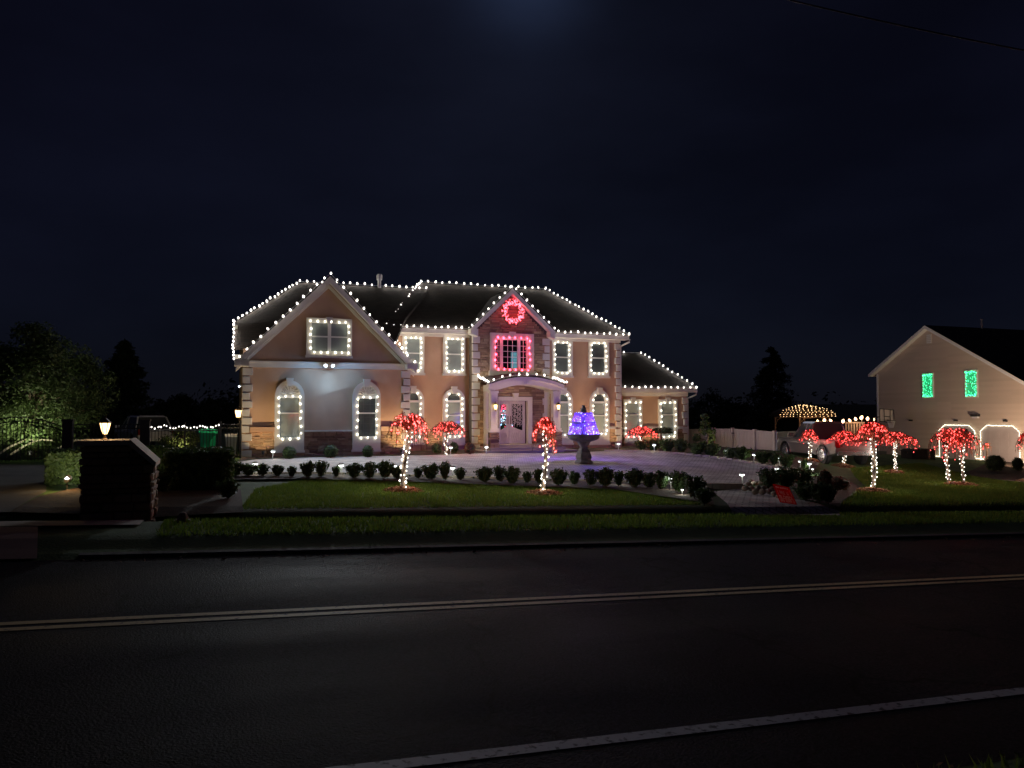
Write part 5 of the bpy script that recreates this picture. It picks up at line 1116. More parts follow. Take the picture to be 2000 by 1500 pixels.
light('POINT', sp + Vector((.05, -.25, .34)), bpy.data.objects[[o.name for o in bpy.data.objects if o.name.startswith('ground_spotlight')][-1]], 16, (1, .60, .22), 'mulch_fill')  # added orange point light for the mulch, not the white spot's beam

# ------------------------------------------------------------------ black metal fence, bins, car behind it
FV = 34.3
pk_ = MB().box((0, 0, 0), (.022, .022, 1)); tmp = pk_.build('picket', M['black']); PKM = tmp.data; bpy.data.objects.remove(tmp)
ps_ = MB().box((0, 0, 0), (.07, .07, 1)); ps_.add([(-.05, -.05, .5), (.05, -.05, .5), (.05, .05, .5), (-.05, .05, .5), (0, 0, .56)], [(0, 1, 4), (1, 2, 4), (2, 3, 4), (3, 0, 4), (3, 2, 1, 0)]); tmp = ps_.build('post', M['black']); PSM = tmp.data; bpy.data.objects.remove(tmp)
def metal_fence(label, x0, x1, V, ztop, posts, step=.115, arch=0, cat='fence', nm='metal_fence'):
    a, b = onV(x0, 850, V).x, onV(x1, 850, V).x; t = thing(nm, label, cat, ((a + b) / 2, V, 0))
    zb = gz((a + b) / 2, V); n = int((b - a) / step)
    zt = lambda u: ztop + (arch * math.sin(math.pi * min(1, max(0, (u - a) / (b - a)))) if arch else 0)
    for i in range(n + 1): u = a + (b - a) * i / n; h = zt(u) - zb - .06; inst(PKM, 'picket', (u, V, zb + .06 + h / 2), t, (1, 1, h))
    for z_off in (0, -.16): MB().tube([(a + (b - a) * i / 12, V, zt(a + (b - a) * i / 12) + z_off) for i in range(13)], .022, 4).build('rail', M['black'], t)
    MB().tube([(a, V, zb + .14), (b, V, zb + .14)], .022, 4).build('rail', M['black'], t)
    for px in posts: u = onV(px, 850, V).x; h = zt(u) - zb + .08; inst(PSM, 'post', (u, V, zb + h / 2), t, (1, 1, h))
    return t
zf_ = onV(380, 833, FV).z
metal_fence('black metal picket fence before the green bin', 290, 428, FV, zf_, (290, 361, 428))
metal_fence('narrow black metal gate beside the left wall of the house', 431, 470, FV, zf_ + .08, (431, 470), cat='gate', nm='metal_gate')
metal_fence('black metal fence behind the pillar lantern', 136, 281, FV, zf_ + .1, (136, 281))
metal_fence('arched black driveway gate at the left picture edge', -60, 131, FV - .1, onV(0, 838, FV).z, (131,), arch=.45, cat='gate', nm='driveway_gate')
u = onV(133, 850, FV).x
for px, lab in ((133.5, 'tall dark gate post left of the pillar lantern'), (284, 'thick dark gate post in front of the white car')):
    u = onV(px, 850, FV).x; t = thing('gate_post', lab, 'post', (u, FV - .12, 0)); MB().bb(u - .17, u + .17, FV - .3, FV + .05, -.1, onV(px, 822, FV).z).build('shaft', M['nroof'], t); MB().bb(u - .2, u + .2, FV - .33, FV + .08, onV(px, 822, FV).z, onV(px, 819, FV).z).build('cap', M['nroof'], t)
a_, b_ = onV(286, 836, FV), onV(428, 836, FV)
lights('dim white string along the top of the black fence by the green bin', [([Vector((a_.x + (b_.x - a_.x) * i / 24, FV - .05, zf_ + .05 - .10 * abs(math.sin(i * math.pi / 6)))) for i in range(25)], 26)], bulbmesh('bulb', emit('fence_bulb', (1, .93, .85), 3.2), .026), group=GRP, wire='wire', up=0)
def wheelie_bin(px, ybase, V, wpx, ytop, m, label):
    b = onV(px, ybase, V); k = mpp(b); w_ = wpx * k; z0 = gz(b.x, V); h = onV(px, ytop, V).z - z0; t = thing('wheelie_bin', label, 'bin', (b.x, V, z0)); x = b.x
    s = MB(); s.add([(x - w_ * .38, V - .28, z0 + .06), (x + w_ * .38, V - .28, z0 + .06), (x + w_ * .38, V + .25, z0 + .06), (x - w_ * .38, V + .25, z0 + .06), (x - w_ * .48, V - .36, z0 + h * .86), (x + w_ * .48, V - .36, z0 + h * .86), (x + w_ * .48, V + .34, z0 + h * .86), (x - w_ * .48, V + .34, z0 + h * .86)],
                 [(0, 1, 2, 3), (4, 5, 6, 7), (0, 1, 5, 4), (1, 2, 6, 5), (2, 3, 7, 6), (3, 0, 4, 7)])
    s.bb(x - w_ * .3, x - w_ * .1, V - .34, V - .30, z0 + h * .15, z0 + h * .75); s.bb(x + w_ * .1, x + w_ * .3, V - .34, V - .30, z0 + h * .15, z0 + h * .75); s.build('body', m, t)
    MB().prism([(V - .42, z0 + h * .87), (V + .38, z0 + h * .87), (V + .36, z0 + h * .95), (V - .1, z0 + h), (V - .4, z0 + h * .93)], x - w_ * .52, x + w_ * .52, 'x').build('lid', m, t)
    MB().tube([(x - w_ * .4, V + .42, z0 + h * .86), (x + w_ * .4, V + .42, z0 + h * .86)], .02, 6).build('handle', m, t)
    for sg in (-1, 1): s = MB(); s.prism([(V + .2 + .12 * math.cos(q * .5236), z0 + .12 + .12 * math.sin(q * .5236)) for q in range(12)], x + sg * w_ * .42 - .03, x + sg * w_ * .42 + .03, 'x'); s.build('wheel', M['tyre'], t)
    return t
wheelie_bin(406, 885, FV + 1.1, 32, 838, M['greenp'], 'bright green wheelie bin behind the black fence')
wheelie_bin(451, 885, FV + .9, 22, 847, M['greyp'], 'pale blue grey bin behind the narrow gate')

def vehicle(label, loc, rz, paint, kind, name, cat):
    """x forward, built at the origin; kind 'suv' or 'pickup'"""
    t = thing(name, label, cat, (0, 0, 0)); hwid = .96
    def archpts(cx, r, n=9): return [(cx + r * math.cos(math.pi * (1 - i / n)), .36 + r * math.sin(math.pi * (1 - i / n)) * 1.0) for i in range(n + 1)]
    wb = 1.78 if kind == 'pickup' else 1.42; L2 = 2.85 if kind == 'pickup' else 2.35; r = .50 if kind == 'pickup' else .43; deck = 1.06 if kind == 'pickup' else 1.0
    low = [(-L2, .46)] + [p for p in archpts(-wb, r)] + archpts(wb, r) + [(L2 - .05, .42), (L2, .62), (L2 - .03, .85), (L2 - .18, deck - .04), (.95, deck + .03), (-L2 + .05, deck), (-L2 - .03, .75)]
    s = MB(); s.prism(low, -hwid, hwid); s.v = [(x, y * (1 - .05 * max(0, (z - .8) / .3)) * (1 - .10 * max(0, (x - L2 + .6) / .6)), z) for x, y, z in s.v]
    body = s.build('body', paint, t); bv = body.modifiers.new('b', 'BEVEL'); bv.width = .05; bv.segments = 3; bv.limit_method = 'ANGLE'; bv.angle_limit = R(40)
    rw, rf = (-.62, .55) if kind == 'pickup' else (-1.85, .35)
    base = [(rw - .05, -.90), (1.12, -.88), (1.12, .88), (rw - .05, .90)]; topz = 1.82 if kind == 'pickup' else 1.70; tb = [(rw + .10 if kind == 'pickup' else rw + .35, -.70), (rf - .05, -.68), (rf - .05, .68), (rw + .10 if kind == 'pickup' else rw + .35, .70)]
    s = MB(); s.add([(x, y, deck - .02) for x, y in base] + [(x, y, topz - .06) for x, y in tb] , [(0, 1, 2, 3), (4, 5, 6, 7), (0, 1, 5, 4), (1, 2, 6, 5), (2, 3, 7, 6), (3, 0, 4, 7)]); cab = s.build('windows', M['dglass'], t)
    s = MB(); s.add([(x * 1.0 + (.06 if i in (1, 2) else -.06), y * 1.04, topz - .065) for i, (x, y) in enumerate(tb)] + [(x * .96, y * .86, topz + .02) for x, y in tb], [(0, 1, 2, 3), (4, 5, 6, 7), (0, 1, 5, 4), (1, 2, 6, 5), (2, 3, 7, 6), (3, 0, 4, 7)]); s.build('roof', paint, t)
    for sg in (-1, 1):
        for (bx, by), (tx_, ty) in zip(((base[0]), (base[1])), ((tb[0]), (tb[1]))): MB().tube([(bx, sg * abs(by) * .995, deck - .03), (tx_, sg * abs(ty) * 1.01, topz - .06)], .045, 5).build('pillar', paint, t)
        MB().tube([(0.05, sg * .895, deck - .02), (-.02, sg * .70, topz - .06)], .04, 5).build('pillar', paint, t)
        mo_ = MB().box((1.0, sg * 1.06, deck + .14), (.16, .24, .17)); mo_.build('mirror', paint, t)
        for hx in (-.5, .55): MB().box((hx - .1, sg * .975, deck - .16), (.18, .04, .04)).build('door_handle', M['rim'], t)
        tl = MB().box((-L2 - .0, sg * .84, .88), (.12, .2, .30)); tl.build('taillight', M['red'], t)
        hl = MB().box((L2 - .12, sg * .70, .82), (.2, .34, .16)); hl.build('headlight', M['lens'], t)
        for wx in (-wb, wb):
            ty = MB(); rr = r - .07; ty.lathe([(rr * .62, -.12), (rr * .95, -.12), (rr, -.07), (rr, .07), (rr * .95, .12), (rr * .62, .12)], (0, 0, 0), 22); ty.v = [(wx + x, sg * (hwid - .10) + z, .36 + y) for x, y, z in ty.v]; wheel = ty.build('wheel', M['tyre'], t)
            for q in range(6):
                an = q * math.pi / 3; sp_ = MB(); c = Vector((wx, sg * (hwid + .01), .36)); d = Vector((math.cos(an), 0, math.sin(an))); sp_.tube([c + d * .05, c + d * rr * .62], .045, 4, .035); sp_.build('spoke', M['rim'], wheel)
            rg = MB(); rg.lathe([(rr * .60, -.02), (rr * .66, 0), (rr * .60, .02)], (0, 0, 0), 20); rg.v = [(wx + x, sg * (hwid + .02) + z, .36 + y) for x, y, z in rg.v]; rg.build('rim', M['rim'], wheel)
            ar = MB(); ar.tube([(wx + (r + .03) * math.cos(math.pi * q / 12), sg * (hwid + .005), .36 + (r + .03) * math.sin(math.pi * q / 12)) for q in range(13)], .03, 5); ar.build('wheel_arch', paint, t)
    MB().box((-L2 - .06, 0, .50), (.14, 1.75, .18)).build('rear_bumper', M['rim'] if kind == 'pickup' else paint, t); MB().box((L2 + .0, 0, .52), (.14, 1.6, .2)).build('front_bumper', paint, t)
    MB().box((-L2 - .045, 0, .86), (.02, 1.3, .3)).build('tailgate', paint, t)
    MB().box((L2 - .02, 0, .76), (.06, .9, .2)).build('grille', M['black'], t)
    if kind == 'pickup': MB().bb(-L2 + .12, rw - .15, -.78, .78, deck - .005, deck + .006).build('bed_floor', M['black'], t)
    t.location = loc; t.rotation_euler = (0, 0, rz); return t
c = onV(281, 868, 45); vehicle('white car with red tail light behind the left fence', (onV(272, 868, 45).x, 47, gz(-4, 46)), R(111), M['carw'], 'suv', 'parked_car', 'car')
q = onG(1607, 905); vehicle('silver pickup truck parked nose away behind the red trees', (q.x + 1.33, q.y + 1.53, q.z + .0), R(77), M['cars'], 'pickup', 'pickup_truck', 'truck')

# ------------------------------------------------------------------ fences on the right
def vinyl_fence(label, pts, ztops, posts, m, nm='vinyl_fence', pw=.15):
    p0_ = Vector(pts[0]); t = thing(nm, label, 'fence', p0_)
    for i, (a, b) in enumerate(zip(pts, pts[1:])):
        a, b = Vector(a), Vector(b); d = b - a; Ld = d.length; ang = math.atan2(d.y, d.x); n = max(1, round(Ld / .17)); qz = Quaternion((0, 0, 1), ang)
        for j in range(n):
            c = a.lerp(b, (j + .5) / n); z1 = ztops[i] + (ztops[i + 1] - ztops[i]) * (j + .5) / n; z0 = gz(c.x, c.y) + .03
            inst(BOARD, 'board', (c.x, c.y, (z0 + z1) / 2), t, (Ld / n - .012, .03 + .004 * (j % 2), z1 - z0), q=qz)
        for zz in (.1, -.02):
            s = MB(); e = Vector((-d.y, d.x, 0)).normalized() * .03
            za, zb = (ztops[i], ztops[i + 1]) if zz < 0 else (gz(a.x, a.y) + .14, gz(b.x, b.y) + .14)
            s.add([Vector((a.x, a.y, za - .06)) - e, Vector((b.x, b.y, zb - .06)) - e, Vector((b.x, b.y, zb + .05)) - e, Vector((a.x, a.y, za + .05)) - e, Vector((a.x, a.y, za - .06)) + e, Vector((b.x, b.y, zb - .06)) + e, Vector((b.x, b.y, zb + .05)) + e, Vector((a.x, a.y, za + .05)) + e], [(0, 1, 2, 3), (7, 6, 5, 4), (3, 2, 6, 7), (0, 4, 5, 1), (0, 3, 7, 4), (1, 5, 6, 2)]); s.build('rail', m, t)
    for x, y, z1 in posts:
        z0 = gz(x, y); s = MB(); s.bb(x - pw / 2, x + pw / 2, y - pw / 2, y + pw / 2, z0 - .05, z1); s.bb(x - pw * .62, x + pw * .62, y - pw * .62, y + pw * .62, z1, z1 + .04); s.build('post', m, t)
    return t
tmp = MB().box((0, 0, 0), (1, 1, 1)).build('board', M['vinyl']); BOARD = tmp.data; bpy.data.objects.remove(tmp)
Vf = lambda x: 40.5 + (35.5 - 40.5) * (x - 1341) / (1514 - 1341)
fx = [(1342, 840), (1394, 839), (1431, 839), (1474, 842), (1513, 845)]
pts = [onV(x, y, Vf(x)) for x, y in fx]
vinyl_fence('beige vinyl privacy fence with gate right of the house', [(p.x, p.y, 0) for p in pts], [p.z for p in pts], [(p.x, p.y, p.z + .07) for p in pts[1:]], M['vinyl'])
BOARD = BOARD.copy(); BOARD.materials.clear(); BOARD.materials.append(M['vinylw'])
pts2 = [onV(1516, 845, 35.4), onV(1562, 843, 36.2), onV(1610, 842, 37.5)]
vinyl_fence('white vinyl fence panels behind the pickup truck', [(p.x, p.y, 0) for p in pts2], [p.z for p in pts2], [(p.x, p.y, p.z + .07) for p in pts2[1:]], M['vinylw'])
lk_ = onV(1431, 846, Vf(1431) - .12); t = thing('gate_latch', 'small black latch on the middle vinyl post', 'latch', lk_); MB().box(lk_, (.12, .05, .06)).build('plate', M['black'], t); MB().tube([lk_ + Vector((-.05, -.04, 0)), lk_ + Vector((.1, -.04, 0))], .012, 5).build('bolt', M['black'], t)

# ------------------------------------------------------------------ gazebo, patio lights
gp_ = onV(1566, 816, 50); k = mpp(gp_); zg = gz(gp_.x, 50); t = thing('gazebo', 'square garden gazebo with its domed roof covered in amber lights', 'gazebo', (gp_.x, 50, zg))
hwz = 1.45; ze = onV(1572, 815, 50).z; zp = onV(1572, 792, 50).z
for sx in (-1, 1):
    for sy in (-1, 1):
        MB().bb(gp_.x + sx * 1.4 - .05, gp_.x + sx * 1.4 + .05, 50 + sy * 1.4 - .05, 50 + sy * 1.4 + .05, zg - .1, ze).build('post', M['wood'], t)
        MB().tube([(gp_.x + sx * 1.4, 50 + sy * 1.4, ze - .55), (gp_.x + sx * 1.15, 50 + sy * 1.4, ze - .2), (gp_.x + sx * .75, 50 + sy * 1.4, ze - .05)], .03, 5).build('brace', M['wood'], t)
for sy in (-1, 1): MB().bb(gp_.x - 1.45, gp_.x + 1.45, 50 + sy * 1.4 - .04, 50 + sy * 1.4 + .04, ze - .06, ze + .04).build('beam', M['wood'], t)
s = MB(); nr = 8
for j in range(nr + 1):
    f = j / nr; hwj = (hwz + .25) * math.cos(f * math.pi / 2) ** 1.15 + .04; zz = ze + .04 + (zp - ze - .05) * math.sin(f * math.pi / 2)
    s.v += [(gp_.x - hwj, 50 - hwj, zz), (gp_.x + hwj, 50 - hwj, zz), (gp_.x + hwj, 50 + hwj, zz), (gp_.x - hwj, 50 + hwj, zz)]
s.f = [(j * 4 + i, j * 4 + (i + 1) % 4, (j + 1) * 4 + (i + 1) % 4, (j + 1) * 4 + i) for j in range(nr) for i in range(4)]; s.build('canopy', M['fabric'], t)
s1 = thing('string_lights', 'amber net lights spread over the gazebo roof', 'string lights', (gp_.x, 50, zp)); b1 = MB(); wm = MB()
for j in range(9):
    f = j / 9; hwj = (hwz + .27) * math.cos(f * math.pi / 2) ** 1.15 + .04; zz = ze + .06 + (zp - ze - .05) * math.sin(f * math.pi / 2)
    cs = [(gp_.x - hwj, 50 + hwj * .2, zz), (gp_.x - hwj, 50 - hwj, zz), (gp_.x + hwj, 50 - hwj, zz), (gp_.x + hwj, 50 + hwj * .2, zz)]; wm.tube(cs, .008, 3)
    for p in polyat(cs, max(6, int(hwj * 13))): b1.octa(p + Vector((random.uniform(-.05, .05), -.04, .02 + random.uniform(-.03, .03))), random.uniform(.024, .034), .9)
b1.build('fairy_lights', M['amber'], s1, kind='stuff'); wm.build('wire', M['wire'], s1)
pp = [onV(x, y, V) for x, y, V in ((1597, 823, 47.5), (1606, 821, 47.2), (1623, 822, 46.5))]
lights('three warm patio bulbs hanging under the gazebo edge', [(pp, 3)], BP, 'warm patio bulbs', wire='wire', up=0)
pp = [onV(x, y, V) for x, y, V in ((1647, 822, 45), (1660, 821, 44.6), (1672, 819, 44.2), (1683, 816, 43.8), (1695, 818, 43.4), (1706, 819, 43))]
lights('row of six warm patio bulbs left of the basketball backboard', [(pp, 6)], BP, 'warm patio bulbs', wire='wire', up=0)
u = pp[3]; t = thing('patio_pole', 'thin white pole holding up the patio bulbs', 'pole', (u.x, u.y, gz(u.x, u.y))); MB().tube([(u.x, u.y, gz(u.x, u.y)), (u.x, u.y, u.z + .05)], .025, 6).build('shaft', M['white'], t); MB().box((u.x, u.y, u.z + .06), (.08, .08, .03)).build('cap', M['white'], t)
sh = onV(1668, 832, 44.5); t = thing('pergola_screen', 'pale slatted screen under the patio bulbs', 'screen', (sh.x, 44.5, gz(sh.x, 44.5)))
for i in range(7): x = onV(1652 + i * 5.5, 835, 44.5).x; MB().bb(x - .06, x + .06, 44.48, 44.52, gz(x, 44.5), onV(1668, 827, 44.5).z).build('slat', M['vinyl'], t)
a, b = onV(1650, 827, 44.5), onV(1688, 827, 44.5); MB().bb(a.x, b.x, 44.44, 44.56, a.z, a.z + .1).build('top_rail', M['vinyl'], t)

# ------------------------------------------------------------------ right neighbour
NU = 40.0
def NP(x, y): return onU(x, y, NU)
nl, npk, nr_ = NP(1714, 800), NP(1815, 636), NP(2000, 740)
Vl = nl.y; eL = NP(1708, 728); eR = Vector((NU, 2 * npk.y - Vl - .0, 0)); zlow = -1.3
slope = (npk.z - eL.z) / (eL.y - npk.y); Vr0 = npk.y - (npk.z - eL.z) / slope; slr = (npk.z - nr_.z) / (npk.y - nr_.y); Vr0w = 26.5; zRe = npk.z - slr * (npk.y - Vr0w)
t = thing('neighbour_house', 'tan sided neighbour house end with two lit garage doors and green windows', 'house', (NU + 3, npk.y, -.8)); NH = t
s = MB(); s.prism([(Vl, zlow), (Vl, eL.z - .15), (npk.y, npk.z - .15), (Vr0w, zRe - .15), (Vr0w, zlow)], NU + .04, NU + 14, 'x'); s.build('wall', M['siding'], NH)
z = gz(NU, npk.y) - .1; hb = .155
def roofz(V): return npk.z - slope * abs(V - npk.y)
while z < npk.z - .3:
    va, vb = Vr0w, Vl
    zt_ = z + hb
    if zt_ > eL.z - .1: vb = npk.y + (npk.z - zt_) / slope
    if zt_ > zRe - .1: va = npk.y - (npk.z - zt_) / slr
    if vb - va > .2:
        cuts = sorted([va, vb] + [random.uniform(va, vb) for _ in range(2 if vb - va > 5 else 0)])
        for c0_, c1_ in zip(cuts, cuts[1:]): MB().add([(NU + .05, c0_ + .002, z), (NU + .05, c1_ - .002, z), (NU - .012, c1_ - .002, z), (NU - .012, c0_ + .002, z), (NU + .05, c0_ + .002, zt_), (NU + .05, c1_ - .002, zt_), (NU + .012, c1_ - .002, zt_), (NU + .012, c0_ + .002, zt_)], [(0, 1, 2, 3), (4, 5, 6, 7), (3, 2, 6, 7), (0, 3, 7, 4), (1, 5, 6, 2), (0, 4, 5, 1)]).build('siding_board', M['siding'], NH)
    z = zt_
ov = .35
def rl_(dV, side): dV = dV if side > 0 else npk.y - Vr0w + .3; return npk.y + side * dV, npk.z + .02 - (slope if side > 0 else slr) * dV
half = eL.y - npk.y + .1
for side in (-1, 1):
    V1, z1 = rl_(half, side); s = MB(); s.slab([(NU - ov, npk.y, npk.z + .02), (NU - ov, V1, z1), (NU + 14, V1, z1), (NU + 14, npk.y, npk.z + .02)], .14); s.build('roof', M['nroof'], NH)
    s = MB(); e = Vector((0, 0, -.2)); a, b = Vector((NU - ov - .03, npk.y, npk.z)), Vector((NU - ov - .03, V1, z1 - .02)); s.add([a, b, b + e, a + e, a + Vector((.06, 0, 0)), b + Vector((.06, 0, 0)), b + e + Vector((.06, 0, 0)), a + e + Vector((.06, 0, 0))], [(0, 1, 2, 3), (7, 6, 5, 4), (0, 4, 5, 1), (1, 5, 6, 2), (2, 6, 7, 3), (3, 7, 4, 0)]); s.build('rake_board', M['vinylw'], NH)
    s = MB(); s.slab([(NU - ov, npk.y, npk.z - .16), (NU - ov, V1, z1 - .18), (NU + .03, V1, z1 - .18), (NU + .03, npk.y, npk.z - .16)], .02); s.build('soffit', M['vinylw'], NH)
MB().bb(NU - .03, NU + .03, Vl - .1, Vl + .02, -1, eL.z - .1).build('corner_trim', M['vinylw'], NH)
MB().bb(NU - ov, NU + 14, Vl + .32, Vl + .42, eL.z - .25, eL.z - .1).build('gutter', M['vinylw'], NH)
va, vb = NP(1810.5, 662), NP(1820, 662); lv = MB(); lv.bb(NU - .05, NU, vb.y, va.y, NP(1815, 671).z, NP(1815, 653).z); v_ = lv.build('gable_vent', M['gutter'], NH)
for i in range(5): zz = NP(1815, 670 - i * 3.6).z; MB().bb(NU - .075, NU - .05, vb.y + .03, va.y - .03, zz, zz + .05).build('louvre', M['vinylw'], v_)
def nwin(x0, x1, y0, y1, seed, lab):
    a, b = NP(x0, (y0 + y1) / 2), NP(x1, (y0 + y1) / 2); z1, z0 = NP((x0 + x1) / 2, y0).z, NP((x0 + x1) / 2, y1).z
    f = MB(); w_ = .07
    for v0, v1, q0, q1 in ((b.y - w_, b.y, z0 - w_, z1 + w_), (a.y, a.y + w_, z0 - w_, z1 + w_), (b.y, a.y, z0 - w_, z0), (b.y, a.y, z1, z1 + w_), (b.y, a.y, (z0 + z1) / 2 - .02, (z0 + z1) / 2 + .02)): f.bb(NU - .06, NU + .0, v0, v1, q0, q1)
    wn = f.build('window', M['vinylw'], NH); MB().bb(NU - .02, NU + .03, b.y, a.y, z0, z1).build('pane', M['gpane'], wn)
    r = random.Random(seed); s1 = thing('string_lights', lab, 'string lights', (NU - .1, (a.y + b.y) / 2, (z0 + z1) / 2), 'green lights in the neighbour windows'); bm_ = MB(); wm = MB(); pth = []
    for i in range(70):
        f = i / 69 * 4; side = int(f) % 4; g_ = f - int(f)
        v, z = ((a.y + (b.y - a.y) * g_, z1 - .06), (b.y + .06, z1 + (z0 - z1) * g_), (b.y + (a.y - b.y) * g_, z0 + .06), (a.y - .06, z0 + (z1 - z0) * g_))[side]
        p = Vector((NU - .09, v + r.uniform(-.05, .05), z + r.uniform(-.05, .05))); bm_.octa(p, .022, 1.1); pth.append(p)
    for i in range(26): f = i / 25; p = Vector((NU - .09, a.y + (b.y - a.y) * r.uniform(.12, .88), z1 + (z0 - z1) * f)); bm_.octa(p, .022, 1.1); pth.append(p)
    wm.tube(pth, .006, 3); bm_.build('fairy_lights', M['greenb'], s1, kind='stuff'); wm.build('wire', M['wire'], s1)
nwin(1804, 1822.5, 731, 775, 3, 'green lights filling the lower left neighbour window'); nwin(1887.5, 1908.5, 725, 773.5, 8, 'green lights filling the neighbour window nearer the street')
def ngarage(x0, x1, ytop, xb, lab, extra_l=None, extra_r=None, gl_=''):
    a, b = NP(x0, 870), NP(x1, 870); z1 = NP((x0 + x1) / 2, ytop).z; z0 = gz(NU, (a.y + b.y) / 2) - .02; c = .28
    pl_ = [(b.y, z0), (a.y, z0), (a.y, z1 - c), (a.y - c * 1.2, z1), (b.y + c * 1.2, z1), (b.y, z1 - c)]
    d = MB(); d.prism(pl_, NU - .02, NU + .03, 'x'); dr = d.build('garage_door', M['gdoor'], NH)
    for i in range(4):
        for j in range(4):
            v0 = b.y + (a.y - b.y) * (j + .12) / 4; v1 = b.y + (a.y - b.y) * (j + .88) / 4; q0 = z0 + (z1 - c - z0) * (i + .12) / 4; q1 = z0 + (z1 - c - z0) * (i + .88) / 4; MB().bb(NU - .032, NU - .019, v0, v1, q0, q1).build('door_panel', M['gdoor'], dr)
    path = [Vector((NU - .06, v, z)) for v, z in ([(a.y + .05, z0 + .1), (a.y + .05, z1 - c), (a.y - c * 1.2, z1 + .05), (b.y + c * 1.2, z1 + .05), (b.y - .05, z1 - c), (b.y - .05, z0 + .1)])]
    if extra_l: path = [Vector((NU - .1, a.y + 1.1, z0 + .02)), Vector((NU - .1, a.y + .5, z0 + .1))] + path
    if extra_r: path = path + [Vector((NU - .06, b.y - extra_r, z0 + .1))]
    s1 = thing('string_lights', gl_, 'string lights', path[0], 'rope lights round the garage doors'); bm_ = MB(); wm = MB(); wm.tube(path, .012, 4)
    L_ = sum((q - p).length for p, q in zip(path, path[1:]))
    for p in polyat(path, int(L_ / .085)): bm_.octa(p + Vector((-.02, random.uniform(-.01, .01), random.uniform(-.01, .01))), .030, 1)
    bm_.build('fairy_lights', M['rope'], s1, kind='stuff'); wm.build('wire', M['wirew'], s1)
ngarage(1838, 1905, 832, 0, '', True, .55, 'warm rope light around the garage door behind the double trunked tree'); ngarage(1919, 1992, 833, 0, '', None, .6, 'warm rope light around the garage door nearest the street')
fx_ = NP(1908, 813); t = thing('wall_light', 'square dark wall lamp above the neighbour garage doors', 'lamp', fx_); MB().box(fx_ + Vector((-.12, 0, .05)), (.26, .42, .14)).build('hood', M['black'], t); MB().box(fx_ + Vector((-.12, 0, -.06)), (.18, .32, .09)).build('lens', M['lens'], t)
for x, y in ((1868, 821), (1965, 822), (1780, 821)): q = NP(x, y); t = thing('wall_box', {1868: 'small dark camera above the left neighbour garage door', 1965: 'small dark camera above the right neighbour garage door', 1780: 'small dark vent on the siding right of the backboard'}[x], 'fixture', q); MB().box(q + Vector((-.06, 0, 0)), (.12, .2, .09)).build('housing', M['black'], t); MB().box(q + Vector((-.13, 0, -.01)), (.03, .1, .05)).build('front', M['black'], t)
cv = onV(1955, 632, npk.y + .5); t = thing('roof_vent_pipe', 'thin pale pipe on the dark neighbour roof', 'pipe', cv); MB().tube([(NU + 4.2, npk.y - .1, npk.z - .2), (NU + 4.2, npk.y - .1, npk.z + .55)], .06, 8).build('shaft', M['gutter'], t); MB().lathe([(.09, 0), (.09, .06)], (NU + 4.2, npk.y - .1, npk.z + .5), 8).build('cap', M['gutter'], t)
gq = onG(1984, 915, .03); ground_spot(gq, 'blue white ground flood light by the right garage door', (.72, .35, .5), 900, (1, .68, .46), 150, 'spotl', 1.5)
gq2 = NP(1765, 880); 
cd = onG(1792, 896); t = thing('low_crate', 'low dark box on the ground under the neighbour wall', 'box', cd); MB().bb(cd.x - .7, cd.x + .9, cd.y - .3, cd.y + .4, cd.z - .05, cd.z + .42).build('body', M['nroof'], t); MB().prism([(cd.x - .75, cd.z + .42), (cd.x + .95, cd.z + .42), (cd.x + .7, cd.z + .52), (cd.x - .5, cd.z + .52)], cd.y - .35, cd.y + .45).build('lid', M['nroof'], t)
# basketball hoop
hb_ = onV(1732, 812, 36.5); k = mpp(hb_); t = thing('basketball_hoop', 'portable basketball hoop with framed backboard before the tan wall', 'basketball hoop', (hb_.x, 37.2, gz(hb_.x, 37.2)))
bw, bh = 32 * k / 2, 25 * k / 2; ax = Vector((math.cos(R(-6)), math.sin(R(-6)), 0)); nrm = Vector((ax.y, -ax.x, 0))
def BBp(u, v, d=0): return hb_ + ax * u + Vector((0, 0, v - u * .08)) + nrm * d
s = MB(); s.add([BBp(-bw, -bh), BBp(bw, -bh), BBp(bw, bh), BBp(-bw, bh), BBp(-bw, -bh, -.03), BBp(bw, -bh, -.03), BBp(bw, bh, -.03), BBp(-bw, bh, -.03)], [(0, 1, 2, 3), (7, 6, 5, 4), (0, 4, 5, 1), (1, 5, 6, 2), (2, 6, 7, 3), (3, 7, 4, 0)]); s.build('backboard', M['acrylic'], t)
s = MB(); s.tube([BBp(-bw, -bh, .01), BBp(bw, -bh, .01), BBp(bw, bh, .01), BBp(-bw, bh, .01), BBp(-bw, -bh, .01)], .03, 4); s.build('board_frame', M['black'], t)
s = MB(); s.tube([BBp(-.2, -bh, .03), BBp(-.2, bh, .03)], .022, 4); s.tube([BBp(.22, -bh, .03), BBp(.22, bh, .03)], .022, 4); s.build('board_brace', M['black'], t, kind='stuff')
s = MB(); s.tube([BBp(-.2, -.05, .03), BBp(.22, -.05, .03)], .022, 4); s.build('target_line', M['black'], t)
rc = BBp(.05, -bh * .75, .30); s = MB(); s.tube([rc + Vector((.23 * math.cos(q * .3927), .23 * math.sin(q * .3927), 0)) for q in range(17)], .018, 5); s.build('rim', M['black'], t); MB().tube([BBp(.02, -bh * .7, .0), BBp(.04, -bh * .75, .09)], .05, 4).build('rim_mount', M['black'], t)
s = MB()
for q in range(10):
    a0_, a1_ = q * .628, (q + 1) * .628
    for sg in (1, -1): s.tube([rc + Vector((.22 * math.cos(a0_), .22 * math.sin(a0_), 0)), rc + Vector((.16 * math.cos(a0_ + sg * .31), .16 * math.sin(a0_ + sg * .31), -.2)), rc + Vector((.12 * math.cos(a0_), .12 * math.sin(a0_), -.42))], .012, 3)
